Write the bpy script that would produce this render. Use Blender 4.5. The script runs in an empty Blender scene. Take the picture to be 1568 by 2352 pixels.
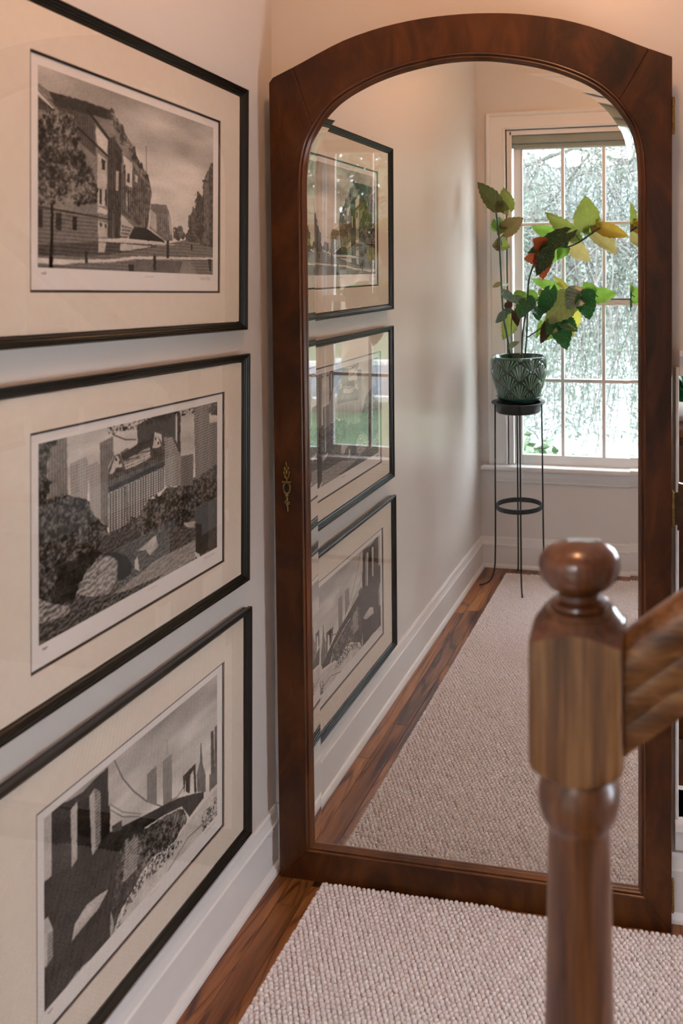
import bpy, bmesh, math, random
import numpy as np
from mathutils import Matrix, Vector

SC = bpy.context.scene
COL = SC.collection
rnd = random.Random(7)

# ------------------------------------------------------------------ camera
cam_d = bpy.data.cameras.new('camera')
cam = bpy.data.objects.new('camera', cam_d)
COL.objects.link(cam)
cam_d.sensor_fit = 'AUTO'
cam_d.sensor_width = 36.0
cam_d.lens = 1950.008 / 2352 * 36.0
cam_d.shift_x = (784 - 1163.546) / 2352
cam_d.shift_y = (704.606 - 1176) / 2352
cam_d.clip_start = 0.02
cam.matrix_world = Matrix(((0.9812613, -0.0009757, 0.1926792, 0.996126), (0.1926729, 0.0145294, -0.9811555, -2.137462), (-0.0018422, 0.9998940, 0.0144451, 1.450000), (0, 0, 0, 1)))
cam_d.dof.use_dof = True
cam_d.dof.focus_distance = 2.6
cam_d.dof.aperture_fstop = 4.2
SC.camera = cam

# ------------------------------------------------------------------ sky: bright overcast day
world = bpy.data.worlds.new('overcast')
SC.world = world
world.use_nodes = True
wb = world.node_tree.nodes['Background']
wb.inputs['Color'].default_value = (0.83, 0.91, 1.0, 1)
wb.inputs['Strength'].default_value = 24.0
SC.view_settings.view_transform = 'Standard'
SC.view_settings.look = 'None'
SC.view_settings.gamma = 1.0
SC.view_settings.use_curve_mapping = False
SC.view_settings.exposure = -0.14
LAMP = 80.0           # radiance of the glass globe of the ceiling lamp
LAMP_COL = (1.0, 0.50, 0.25)

# ------------------------------------------------------------------ materials
def new_mat(name):
    m = bpy.data.materials.new(name)
    m.use_nodes = True
    nt = m.node_tree
    return m, nt, nt.nodes['Principled BSDF'], nt.nodes['Material Output']

def setp(b, **k):
    for key, v in k.items():
        n = {'color': 'Base Color', 'rough': 'Roughness', 'metal': 'Metallic', 'coat': 'Coat Weight', 'coatr': 'Coat Roughness',
             'spec': 'Specular IOR Level', 'emit': 'Emission Color', 'estr': 'Emission Strength', 'sheen': 'Sheen Weight'}[key]
        if isinstance(v, tuple): v = (*v, 1)
        b.inputs[n].default_value = v

def coords(nt, kind='Object', scale=(1, 1, 1)):
    tc = nt.nodes.new('ShaderNodeTexCoord')
    mp = nt.nodes.new('ShaderNodeMapping')
    mp.inputs['Scale'].default_value = scale
    nt.links.new(tc.outputs[kind], mp.inputs['Vector'])
    return mp

def noise(nt, vec, scale, detail=4, rough=0.55, dist=0.0):
    n = nt.nodes.new('ShaderNodeTexNoise')
    n.inputs['Scale'].default_value = scale
    n.inputs['Detail'].default_value = detail
    n.inputs['Roughness'].default_value = rough
    n.inputs['Distortion'].default_value = dist
    nt.links.new(vec.outputs[0], n.inputs['Vector'])
    return n

def ramp(nt, src, stops):
    r = nt.nodes.new('ShaderNodeValToRGB')
    el = r.color_ramp.elements
    while len(el) < len(stops): el.new(0.5)
    for e, (p, c) in zip(el, stops):
        e.position = p
        e.color = (*c, 1)
    nt.links.new(src, r.inputs['Fac'])
    return r

def bump(nt, b, src, strength, dist=0.002):
    n = nt.nodes.new('ShaderNodeBump')
    n.inputs['Strength'].default_value = strength
    n.inputs['Distance'].default_value = dist
    nt.links.new(src, n.inputs['Height'])
    nt.links.new(n.outputs['Normal'], b.inputs['Normal'])
    return n

def plain(name, color, rough=0.5, var=0.06, nscale=12, bmp=0.0, **k):
    m, nt, b, o = new_mat(name)
    setp(b, color=color, rough=rough, **k)
    mp = coords(nt)
    n = noise(nt, mp, nscale, 5)
    lo = tuple(max(0, c * (1 - var)) for c in color)
    hi = tuple(min(1, c * (1 + var)) for c in color)
    r = ramp(nt, n.outputs['Fac'], [(0.3, lo), (0.7, hi)])
    nt.links.new(r.outputs['Color'], b.inputs['Base Color'])
    if bmp:
        n2 = noise(nt, mp, nscale * 14, 3)
        bump(nt, b, n2.outputs['Fac'], bmp)
    return m

def wood(name, stops, scale, grain=14, rough=0.35, coat=0.3, per_object=0.0, coatr=0.15, dist=1.0, bmp=0.08, rings=0.0, spec=0.5):
    """long grain along the axis with the small scale; stops are the colours from dark to light grain"""
    m, nt, b, o = new_mat(name)
    setp(b, rough=rough, coat=coat, coatr=coatr, spec=spec)
    mp = coords(nt, 'Object', scale)
    if per_object:
        oi = nt.nodes.new('ShaderNodeObjectInfo')
        ad = nt.nodes.new('ShaderNodeVectorMath'); ad.operation = 'ADD'
        ml = nt.nodes.new('ShaderNodeVectorMath'); ml.operation = 'SCALE'
        cb = nt.nodes.new('ShaderNodeCombineXYZ')
        for i in range(3): nt.links.new(oi.outputs['Random'], cb.inputs[i])
        nt.links.new(cb.outputs[0], ml.inputs[0]); ml.inputs['Scale'].default_value = 60
        nt.links.new(mp.outputs[0], ad.inputs[0]); nt.links.new(ml.outputs[0], ad.inputs[1])
        mp = ad
    n = noise(nt, mp, grain, 6, 0.62, dist)
    n2 = noise(nt, mp, grain * 0.22, 3, 0.5, dist)
    mx = nt.nodes.new('ShaderNodeMath'); mx.operation = 'MULTIPLY_ADD'
    nt.links.new(n2.outputs['Fac'], mx.inputs[0]); mx.inputs[1].default_value = 0.5
    hf = nt.nodes.new('ShaderNodeMath'); hf.operation = 'MULTIPLY'; hf.inputs[1].default_value = 0.5
    nt.links.new(n.outputs['Fac'], hf.inputs[0])
    nt.links.new(hf.outputs[0], mx.inputs[2])
    if rings:                                     # cathedral figure: contour lines of a slow noise
        n3 = noise(nt, mp, grain * 0.30, 2, 0.4, 0.6)
        m3 = nt.nodes.new('ShaderNodeMath'); m3.operation = 'MULTIPLY'; m3.inputs[1].default_value = 75.0
        nt.links.new(n3.outputs['Fac'], m3.inputs[0])
        sn = nt.nodes.new('ShaderNodeMath'); sn.operation = 'SINE'; nt.links.new(m3.outputs[0], sn.inputs[0])
        pw = nt.nodes.new('ShaderNodeMath'); pw.operation = 'MAXIMUM'; pw.inputs[1].default_value = 0.0
        nt.links.new(sn.outputs[0], pw.inputs[0])
        p2 = nt.nodes.new('ShaderNodeMath'); p2.operation = 'POWER'; p2.inputs[1].default_value = 3.0
        nt.links.new(pw.outputs[0], p2.inputs[0])
        p3 = nt.nodes.new('ShaderNodeMath'); p3.operation = 'MULTIPLY'; p3.inputs[1].default_value = -0.22 * rings
        nt.links.new(p2.outputs[0], p3.inputs[0])
        ad2 = nt.nodes.new('ShaderNodeMath'); ad2.operation = 'ADD'
        nt.links.new(mx.outputs[0], ad2.inputs[0]); nt.links.new(p3.outputs[0], ad2.inputs[1])
        mx = ad2
    k = len(stops)
    r = ramp(nt, mx.outputs[0], [(0.36 + 0.28 * i / (k - 1), c) for i, c in enumerate(stops)])
    col = r.outputs['Color']
    if per_object:
        hs = nt.nodes.new('ShaderNodeHueSaturation')
        mr = nt.nodes.new('ShaderNodeMapRange')
        nt.links.new(oi.outputs['Random'], mr.inputs['Value'])
        mr.inputs['To Min'].default_value = 1 - per_object; mr.inputs['To Max'].default_value = 1 + per_object
        nt.links.new(mr.outputs[0], hs.inputs['Value'])
        nt.links.new(col, hs.inputs['Color'])
        col = hs.outputs['Color']
    nt.links.new(col, b.inputs['Base Color'])
    if bmp: bump(nt, b, mx.outputs[0], bmp, 0.001)
    return m

def glass_sheet(name, tint=(1, 1, 1), ior=1.5):
    """thin clear pane: Fresnel mix of a clear sheet and a mirror reflection"""
    m = bpy.data.materials.new(name); m.use_nodes = True
    nt = m.node_tree; nt.nodes.clear()
    o = nt.nodes.new('ShaderNodeOutputMaterial')
    t = nt.nodes.new('ShaderNodeBsdfTransparent'); t.inputs['Color'].default_value = (*tint, 1)
    g = nt.nodes.new('ShaderNodeBsdfGlossy'); g.inputs['Roughness'].default_value = 0.0
    f = nt.nodes.new('ShaderNodeFresnel')
    # the same air-to-glass Fresnel from either side of the sheet
    ge = nt.nodes.new('ShaderNodeNewGeometry'); mr = nt.nodes.new('ShaderNodeMapRange')
    nt.links.new(ge.outputs['Backfacing'], mr.inputs['Value'])
    mr.inputs['To Min'].default_value = ior; mr.inputs['To Max'].default_value = 1 / ior
    nt.links.new(mr.outputs[0], f.inputs['IOR'])
    mx = nt.nodes.new('ShaderNodeMixShader')
    # two faces of the pane reflect
    ml = nt.nodes.new('ShaderNodeMath'); ml.operation = 'MULTIPLY'; ml.inputs[1].default_value = 1.5; ml.use_clamp = True
    nt.links.new(f.outputs[0], ml.inputs[0]); nt.links.new(ml.outputs[0], mx.inputs[0])
    nt.links.new(t.outputs[0], mx.inputs[1]); nt.links.new(g.outputs[0], mx.inputs[2])
    nt.links.new(mx.outputs[0], o.inputs['Surface'])
    return m

M = {}
M['wall'] = plain('wall_paint', (0.70, 0.65, 0.615), 0.34, 0.015, 3, 0.02, spec=0.6)
M['trim'] = plain('trim_paint', (0.80, 0.778, 0.765), 0.40, 0.02, 6, 0.0)
M['ceil'] = plain('ceiling_paint', (0.75, 0.72, 0.67), 0.9, 0.01, 3)
M['black'] = plain('ebonised_wood', (0.0065, 0.006, 0.0045), 0.36, 0.3, 40, spec=0.4)
M['mat'] = plain('mat_board', (0.78, 0.68, 0.57), 0.95, 0.02, 60, 0.05, spec=0.1)
M['fillet'] = plain('fillet_black', (0.006, 0.006, 0.007), 0.6, 0.1, 20)
M['paper'] = plain('etching_paper', (0.82, 0.765, 0.72), 0.95, 0.015, 40, 0.03, spec=0.1)
M['pane'] = glass_sheet('clear_glass')
M['mahogany'] = wood('flame_mahogany', [(0.014, 0.0028, 0.0004), (0.056, 0.0148, 0.0025), (0.108, 0.032, 0.006)], (2.2, 1, 1.1), 5, 0.40, 0.05, dist=1.6, coatr=0.25, spec=0.28, bmp=0.04)
M['moulding'] = wood('mahogany_moulding', [(0.030, 0.007, 0.0012), (0.090, 0.026, 0.005), (0.14, 0.044, 0.010)], (1, 1, 0.3), 12, 0.34, 0.12, bmp=0.04)
M['oak'] = wood('varnished_oak', [(0.046, 0.0135, 0.003), (0.165, 0.064, 0.0185), (0.280, 0.135, 0.046)], (1, 1, 0.04), 190, 0.40, 0.08, dist=0.5, coatr=0.1)
M['oak_turned'] = wood('varnished_oak_turned', [(0.026, 0.005, 0.001), (0.080, 0.021, 0.0045), (0.140, 0.044, 0.011)], (1, 1, 0.05), 150, 0.3, 0.6, dist=0.5, coatr=0.06)
M['oak_shaft'] = wood('varnished_oak_shaft', [(0.035, 0.008, 0.0016), (0.115, 0.036, 0.0085), (0.190, 0.070, 0.019)], (1, 1, 0.05), 150, 0.36, 0.2, dist=0.5, coatr=0.1)
M['oak_rail'] = wood('varnished_oak_rail', [(0.036, 0.010, 0.0022), (0.150, 0.056, 0.0155), (0.280, 0.130, 0.043)], (0.04, 1, 1), 190, 0.38, 0.12, dist=0.6, coatr=0.08)
M['plank'] = wood('oak_floor', [(0.045, 0.011, 0.0025), (0.210, 0.070, 0.018), (0.34, 0.140, 0.043)], (1, 0.10, 1), 26, 0.36, 0.12, per_object=0.22, dist=1.2, coatr=0.2, rings=0.55)
M['rug'] = plain('cream_wool', (0.78, 0.722, 0.720), 0.95, 0.10, 90, 0.0, sheen=0.2, spec=0.1)
M['bronze'] = plain('dark_bronze', (0.05, 0.025, 0.012), 0.45, 0.4, 60, 0.1, metal=0.6)
M['jute'] = plain('rug_backing', (0.34, 0.27, 0.265), 0.95, 0.2, 90)
M['blind'] = plain('roller_blind', (0.30, 0.31, 0.26), 0.7, 0.05, 20)
M['brass'] = plain('aged_brass', (0.26, 0.17, 0.06), 0.4, 0.3, 60, 0.1, metal=1.0)
M['dark'] = plain('keyhole_dark', (0.004, 0.003, 0.003), 0.8)
M['iron'] = plain('black_iron', (0.014, 0.018, 0.017), 0.5, 0.5, 70, 0.15, metal=0.3)
M['cane'] = plain('green_cane', (0.018, 0.055, 0.024), 0.45, 0.4, 30)
M['twig'] = plain('brown_cane', (0.055, 0.032, 0.018), 0.6, 0.4, 30)
M['soil'] = plain('potting_soil', (0.02, 0.014, 0.010), 0.95, 0.5, 80, 0.5)
M['globe'], _nt, _b, _o = new_mat('lit_globe')
setp(_b, color=(0.9, 0.85, 0.75), emit=LAMP_COL, estr=LAMP)

# silvered mirror
M['mirror'], _nt, _b, _o = new_mat('silvered_glass')
setp(_b, color=(0.90, 0.925, 0.905), metal=1.0, rough=0.0)

# glazed green pot: raised ribs are paler where the glaze runs thin
def glaze():
    m, nt, b, o = new_mat('green_glaze')
    setp(b, rough=0.14, coat=0.5)
    at = nt.nodes.new('ShaderNodeAttribute'); at.attribute_name = 'relief'
    r = ramp(nt, at.outputs['Fac'], [(0.0, (0.003, 0.026, 0.018)), (0.55, (0.014, 0.080, 0.048)), (1.0, (0.20, 0.30, 0.20))])
    nt.links.new(r.outputs['Color'], b.inputs['Base Color'])
    return m
M['glaze'] = glaze()
M['glaze_plain'] = plain('green_glaze_plain', (0.016, 0.055, 0.04), 0.14, 0.25, 18, coat=0.5)

# leaves: a translucent blade with paler veins, the vein pattern follows the blade's own coordinates
def leaf_mat(name, top, thru, vein, trans=0.5, rough=0.35, spots=False):
    m = bpy.data.materials.new(name); m.use_nodes = True
    nt = m.node_tree; b = nt.nodes['Principled BSDF']; o = nt.nodes['Material Output']
    uv = nt.nodes.new('ShaderNodeUVMap'); uv.uv_map = 'UVMap'
    sp = nt.nodes.new('ShaderNodeSeparateXYZ'); nt.links.new(uv.outputs[0], sp.inputs[0])
    def mth(op, a, c=None):
        n = nt.nodes.new('ShaderNodeMath'); n.operation = op
        for i, v in enumerate((a, c)):
            if v is None: continue
            if isinstance(v, (int, float)): n.inputs[i].default_value = v
            else: nt.links.new(v, n.inputs[i])
        return n.outputs[0]
    t = mth('ABSOLUTE', mth('SUBTRACT', sp.outputs[0], 0.5))           # 0 at the midrib, 0.5 at the margin
    side = mth('FRACT', mth('MULTIPLY', mth('SUBTRACT', sp.outputs[1], mth('MULTIPLY', t, 0.75)), 6.0))
    v1 = mth('LESS_THAN', mth('ABSOLUTE', mth('SUBTRACT', side, 0.5)), 0.09)
    v2 = mth('LESS_THAN', t, 0.022)
    v = mth('MULTIPLY', mth('MAXIMUM', v1, v2), 0.6)
    mp = coords(nt, 'Object', (1, 1, 1))
    ns = noise(nt, mp, 30, 4)
    rr = ramp(nt, ns.outputs['Fac'], [(0.3, tuple(c * 0.75 for c in top)), (0.7, tuple(min(1, c * 1.25) for c in top))])
    mix = nt.nodes.new('ShaderNodeMix'); mix.data_type = 'RGBA'
    nt.links.new(v, mix.inputs['Factor']); nt.links.new(rr.outputs['Color'], mix.inputs['A']); mix.inputs['B'].default_value = (*vein, 1)
    col = mix.outputs['Result']
    if spots:
        vo = nt.nodes.new('ShaderNodeTexVoronoi'); vo.inputs['Scale'].default_value = 170
        nt.links.new(mp.outputs[0], vo.inputs['Vector'])
        s = mth('MULTIPLY', mth('LESS_THAN', vo.outputs['Distance'], 0.22), 0.5)
        mx2 = nt.nodes.new('ShaderNodeMix'); mx2.data_type = 'RGBA'
        nt.links.new(s, mx2.inputs['Factor']); nt.links.new(col, mx2.inputs['A']); mx2.inputs['B'].default_value = (0.35, 0.42, 0.34, 1)
        col = mx2.outputs['Result']
    nt.links.new(col, b.inputs['Base Color'])
    b.inputs['Roughness'].default_value = rough
    b.inputs['Specular IOR Level'].default_value = 0.28
    tr = nt.nodes.new('ShaderNodeBsdfTranslucent'); tr.inputs['Color'].default_value = (*thru, 1)
    ms = nt.nodes.new('ShaderNodeMixShader'); ms.inputs[0].default_value = trans
    nt.links.new(b.outputs[0], ms.inputs[1]); nt.links.new(tr.outputs[0], ms.inputs[2])
    nt.links.new(ms.outputs[0], o.inputs['Surface'])
    return m
LEAF = {
 'od': leaf_mat('leaf_olive_dark', (0.063, 0.077, 0.027), (0.088, 0.094, 0.022), (0.144, 0.144, 0.072), 0.3),
 'og': leaf_mat('leaf_olive', (0.117, 0.144, 0.036), (0.150, 0.165, 0.030), (0.081, 0.108, 0.027), 0.5),
 'ob': leaf_mat('leaf_bronze', (0.126, 0.090, 0.041), (0.150,0.105,0.034), (0.090, 0.081, 0.027), 0.45),
 'op': leaf_mat('leaf_rose_olive', (0.216, 0.153, 0.090), (0.230, 0.175, 0.055), (0.198, 0.234, 0.054), 0.5),
 'or': leaf_mat('leaf_amber', (0.216, 0.117, 0.018), (0.270, 0.165, 0.020), (0.180, 0.144, 0.027), 0.55),
 'lg': leaf_mat('leaf_lime', (0.117, 0.216, 0.027), (0.130, 0.220, 0.030), (0.090, 0.180, 0.027), 0.55),
 'ye': leaf_mat('leaf_yellow', (0.342, 0.324, 0.045), (0.300, 0.270, 0.040), (0.252, 0.288, 0.045), 0.55),
 'dg': leaf_mat('leaf_dark_green', (0.008, 0.070, 0.018), (0.015, 0.10, 0.012), (0.027, 0.090, 0.036), 0.15, 0.3, True),
 'dk': leaf_mat('leaf_blackish_green', (0.010, 0.032, 0.010), (0.015, 0.05, 0.01), (0.045, 0.063, 0.027), 0.12, 0.35, True),
 'sv': leaf_mat('leaf_painted_sheen', (0.10, 0.16, 0.125), (0.022, 0.077, 0.028), (0.018, 0.045, 0.027), 0.1, 0.22),  # silvery shine of dark green leaves, put into the blade colour
 'ov': leaf_mat('leaf_sage', (0.153, 0.171, 0.077), (0.198, 0.209, 0.044), (0.243, 0.261, 0.180), 0.3, 0.3, True),
 'gr': leaf_mat('leaf_grey', (0.090, 0.090, 0.068), (0.077, 0.077, 0.033), (0.144, 0.135, 0.090), 0.25),
 'br': leaf_mat('leaf_brown', (0.041, 0.020, 0.013), (0.055, 0.022, 0.011), (0.054, 0.027, 0.018), 0.2),
 'rd': leaf_mat('leaf_red', (0.180, 0.032, 0.016), (0.24,0.05,0.015), (0.270, 0.081, 0.036), 0.45, 0.3),
 'pk': leaf_mat('leaf_pink', (0.450, 0.198, 0.162), (0.440, 0.193, 0.165), (0.540, 0.360, 0.315), 0.5),
}

# ------------------------------------------------------------------ helpers
def ob(name, me, parent=None, mat=None, kind=None):
    o = bpy.data.objects.new(name, me)
    COL.objects.link(o)
    if mat is not None and me is not None and not me.materials: me.materials.append(mat)
    if parent is not None: o.parent = parent
    if kind: o['kind'] = kind
    return o

def empty(name, loc=(0, 0, 0), parent=None, kind=None):
    o = bpy.data.objects.new(name, None)
    COL.objects.link(o)
    o.empty_display_size = 0.05
    o.location = loc
    if parent is not None: o.parent = parent
    if kind: o['kind'] = kind
    return o

def tag(o, label, cat, group=None):
    o['label'] = label; o['category'] = cat
    if group: o['group'] = group
    return o

class MB:
    """collects verts and faces of one mesh"""
    def __init__(s): s.v = []; s.f = []
    def add(s, v, f):
        b = len(s.v); s.v += [tuple(q) for q in v]; s.f += [tuple(b + i for i in q) for q in f]; return s
    def box(s, a, b):
        x0, y0, z0 = a; x1, y1, z1 = b
        return s.add([(x0, y0, z0), (x1, y0, z0), (x1, y1, z0), (x0, y1, z0), (x0, y0, z1), (x1, y0, z1), (x1, y1, z1), (x0, y1, z1)],
                     [(0, 3, 2, 1), (4, 5, 6, 7), (0, 1, 5, 4), (1, 2, 6, 5), (2, 3, 7, 6), (3, 0, 4, 7)])
    def cbox(s, a, b, c=0.0015):
        """box with a chamfered top, 20 triangles"""
        x0, y0, z0 = a; x1, y1, z1 = b
        return s.add([(x0, y0, z0), (x1, y0, z0), (x1, y1, z0), (x0, y1, z0), (x0, y0, z1 - c), (x1, y0, z1 - c), (x1, y1, z1 - c), (x0, y1, z1 - c),
                      (x0 + c, y0 + c, z1), (x1 - c, y0 + c, z1), (x1 - c, y1 - c, z1), (x0 + c, y1 - c, z1)],
                     [(0, 3, 2, 1), (8, 9, 10, 11), (0, 1, 5, 4), (1, 2, 6, 5), (2, 3, 7, 6), (3, 0, 4, 7),
                      (4, 5, 9, 8), (5, 6, 10, 9), (6, 7, 11, 10), (7, 4, 8, 11)])
    def lathe(s, prof, seg=32, c=(0, 0), cap=True):
        b = len(s.v); n = len(prof)
        for r, z in prof:
            for k in range(seg):
                a = 2 * math.pi * k / seg
                s.v.append((c[0] + r * math.cos(a), c[1] + r * math.sin(a), z))
        for i in range(n - 1):
            for k in range(seg):
                k2 = (k + 1) % seg
                s.f.append((b + i * seg + k, b + i * seg + k2, b + (i + 1) * seg + k2, b + (i + 1) * seg + k))
        if cap:
            s.f.append(tuple(b + k for k in reversed(range(seg))))
            s.f.append(tuple(b + (n - 1) * seg + k for k in range(seg)))
        return s
    def tube(s, pts, rad, seg=8, caps=True):
        """round tube through pts, rad a number or one per point"""
        pts = [Vector(p) for p in pts]; n = len(pts)
        if not hasattr(rad, '__len__'): rad = [rad] * n
        b = len(s.v); up = None
        for i, p in enumerate(pts):
            t = (pts[min(i + 1, n - 1)] - pts[max(i - 1, 0)]).normalized()
            if up is None:
                up = Vector((0, 0, 1)) if abs(t.z) < 0.9 else Vector((1, 0, 0))
            a = t.cross(up).normalized(); up = a.cross(t).normalized()
            for k in range(seg):
                th = 2 * math.pi * k / seg
                s.v.append(tuple(p + (a * math.cos(th) + up * math.sin(th)) * rad[i]))
        for i in range(n - 1):
            for k in range(seg):
                k2 = (k + 1) % seg
                s.f.append((b + i * seg + k, b + i * seg + k2, b + (i + 1) * seg + k2, b + (i + 1) * seg + k))
        if caps:
            s.f.append(tuple(b + k for k in reversed(range(seg)))); s.f.append(tuple(b + (n - 1) * seg + k for k in range(seg)))
        return s
    def sweep(s, path, prof, closed_path=False, cap=True):
        """path: list of (origin, axis_a, axis_b); prof: closed list of (a, b)"""
        b = len(s.v); n = len(prof)
        for o, A, B in path:
            for a, c in prof: s.v.append(tuple(Vector(o) + Vector(A) * a + Vector(B) * c))
        m = len(path)
        for i in range(m if closed_path else m - 1):
            j = (i + 1) % m
            for k in range(n):
                k2 = (k + 1) % n
                s.f.append((b + i * n + k, b + i * n + k2, b + j * n + k2, b + j * n + k))
        if cap and not closed_path:
            s.f.append(tuple(b + k for k in reversed(range(n)))); s.f.append(tuple(b + (m - 1) * n + k for k in range(n)))
        return s
    def ball(s, c, r, seg=10, rings=6):
        r = (r, r, r) if not hasattr(r, '__len__') else r
        pr = [(math.sin(math.pi * i / rings), -math.cos(math.pi * i / rings)) for i in range(rings + 1)]
        b = len(s.v)
        for a, z in pr:
            for k in range(seg):
                th = 2 * math.pi * k / seg
                s.v.append((c[0] + r[0] * a * math.cos(th), c[1] + r[1] * a * math.sin(th), c[2] + r[2] * z))
        for i in range(rings):
            for k in range(seg):
                k2 = (k + 1) % seg
                s.f.append((b + i * seg + k, b + i * seg + k2, b + (i + 1) * seg + k2, b + (i + 1) * seg + k))
        return s
    def mesh(s, name, smooth=False, angle=None):
        me = bpy.data.meshes.new(name)
        me.from_pydata(s.v, [], s.f)
        bm = bmesh.new(); bm.from_mesh(me)
        bmesh.ops.remove_doubles(bm, verts=bm.verts, dist=1e-6)
        bmesh.ops.recalc_face_normals(bm, faces=bm.faces)
        bm.to_mesh(me); bm.free()
        if smooth or angle:
            me.shade_smooth()
            if angle: me.set_sharp_from_angle(angle=math.radians(angle))
        return me
    def build(s, name, mat, parent=None, kind=None, smooth=False, angle=None):
        return ob(name, s.mesh(name, smooth, angle), parent, mat, kind)

def bevel(o, w, seg=2, ang=30):
    md = o.modifiers.new('bevel', 'BEVEL'); md.width = w; md.segments = seg; md.limit_method = 'ANGLE'; md.angle_limit = math.radians(ang)
    return o

# ------------------------------------------------------------------ room shell
YE, YN, XR, ZC = -0.140, -2.408, 2.70, 2.75      # end wall, window wall, right wall, ceiling
M['subfloor'] = M['plank']
fl = MB().box((-0.1, -2.55, -0.12), (2.8, 1.7, -0.004)).build('floor', M['subfloor'], None, 'structure')
PW = 0.0575
plank_me = {}
for c in range(20):
    x = 0.012 + c * PW
    y = YN - 0.02 - rnd.uniform(0, 0.5)
    while y < YE:
        L = rnd.choice((0.62, 0.78, 0.95, 1.12))
        if L not in plank_me:
            plank_me[L] = MB().cbox((0, 0, -0.016), (PW - 0.0008, L - 0.0008, 0.0), 0.0009).mesh('plank')
            plank_me[L].materials.append(M['plank'])
        ya, yb = y, y + L
        o = ob('plank', plank_me[L], fl); o.location = (x, y, 0)
        if ya < YN - 0.02 or yb > YE + 0.06:      # cut the board at the wall
            cut = MB().cbox((0, 0, -0.016), (PW - 0.0008, min(yb, YE + 0.02) - max(ya, YN - 0.02) - 0.0008, 0.0), 0.0009).mesh('plank')
            cut.materials.append(M['plank'])
            o.data = cut; o.location = (x, max(ya, YN - 0.02), 0)
        y += L

MB().box((-0.12, -2.6, -0.1), (0, 1.7, ZC)).build('wall_left', M['wall'], None, 'structure')
MB().box((-0.12, -2.6, ZC), (2.85, 1.7, ZC + 0.1)).build('ceiling', M['ceil'], None, 'structure')
SY0, SY1, SZ0, SZ1 = -1.15, -0.60, 0.50, 1.30       # unseen side window, added low in the right wall for fill daylight
MB().box((XR, -2.6, -0.1), (XR + 0.13, SY0, ZC)).box((XR, SY1, -0.1), (XR + 0.13, 1.7, ZC)).box((XR, SY0, -0.1), (XR + 0.13, SY1, SZ0)).box((XR, SY0, SZ1), (XR + 0.13, SY1, ZC)).build('wall_right', M['wall'], None, 'structure')
w2 = empty('window_2', (XR, (SY0 + SY1) / 2, SZ0), None, 'structure')
sw, sh = (SY1 - SY0) / 2, SZ1 - SZ0
MB().box((-0.02, -sw - 0.08, -0.08), (0.0, -sw, sh + 0.08)).box((-0.02, sw, -0.08), (0.0, sw + 0.08, sh + 0.08)).box((-0.02, -sw, sh), (0.0, sw, sh + 0.08)).box((-0.04, -sw - 0.1, -0.03), (0.0, sw + 0.1, 0.0)).build('casing', M['trim'], w2)
MB().box((0.05, -sw, 0), (0.085, -sw + 0.035, sh)).box((0.05, sw - 0.035, 0), (0.085, sw, sh)).box((0.05, -sw, 0), (0.085, sw, 0.04)).box((0.05, -sw, sh - 0.035), (0.085, sw, sh)).build('sash', M['trim'], w2)
MB().add([(0.067, -sw, 0), (0.067, sw, 0), (0.067, sw, sh), (0.067, -sw, sh)], [(0, 1, 2, 3)]).build('pane', M['pane'], w2)
# end wall with a low opening right of the mirror
OX0, OX1, OZ0, OZ1 = 1.0040, 1.80, 0.235, 1.262
w = MB()
w.box((0, YE, -0.01), (OX0, YE + 0.11, ZC)).box((OX1, YE, -0.01), (XR, YE + 0.11, ZC))
w.box((OX0, YE, -0.01), (OX1, YE + 0.11, OZ0)).box((OX0, YE, OZ1), (OX1, YE + 0.11, ZC))
w.build('wall_end', M['wall'], None, 'structure')
tr = MB()
for (a, b) in (((OX0 - 0.004, OZ0 - 0.02), (OX0 + 0.0045, OZ1 + 0.02)), ((OX1 - 0.006, OZ0 - 0.02), (OX1 + 0.06, OZ1 + 0.02))):
    tr.box((a[0], YE - 0.012, a[1]), (b[0], YE + 0.12, b[1]))
tr.box((OX0 - 0.004, YE - 0.016, OZ0 - 0.07), (OX1 + 0.06, YE + 0.12, OZ0 - 0.02)).box((OX0 - 0.004, YE - 0.03, OZ0 - 0.02), (OX1 + 0.07, YE + 0.13, OZ0))
tr.box((OX0 + 0.0045, YE - 0.012, OZ1), (OX1 + 0.06, YE + 0.12, OZ1 + 0.045)).box((OX0 + 0.0045, YE - 0.03, OZ1 + 0.045), (OX1 + 0.07, YE + 0.12, OZ1 + 0.06))
bevel(tr.build('trim_1', M['trim'], None, 'structure'), 0.002)
# far room behind the opening
fw = MB()
FY = 1.55
fw.box((0, FY, -0.1), (1.15, FY + 0.12, ZC)).box((2.2, FY, -0.1), (XR, FY + 0.12, ZC)).box((1.15, FY, -0.1), (2.2, FY + 0.12, 0.85)).box((1.15, FY, 2.1), (2.2, FY + 0.12, ZC))
fw.build('wall_back', M['wall'], None, 'structure')

# window wall
JX0, JX1, JZ0, JZ1 = 0.150, 0.890, 0.505, 2.181       # rough opening
w = MB()
w.box((0, YN - 0.13, -0.1), (JX0, YN, ZC)).box((JX1, YN - 0.13, -0.1), (XR, YN, ZC))
for a, b in ((JX0, JX1),):
    w.box((a, YN - 0.13, -0.1), (b, YN, JZ0)).box((a, YN - 0.13, JZ1), (b, YN, ZC))
w.build('wall_window', M['wall'], None, 'structure')

def sweep_leg(prof, pts, inward):
    """casing along an open U path in the wall plane; prof (offset from inner edge outwards, height off the wall)"""
    mb = MB(); path = []
    for i, (x, z) in enumerate(pts):
        path.append(((x, YN, z), inward[i], (0, 1, 0)))
    mb.sweep(path, prof)
    return mb

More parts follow.
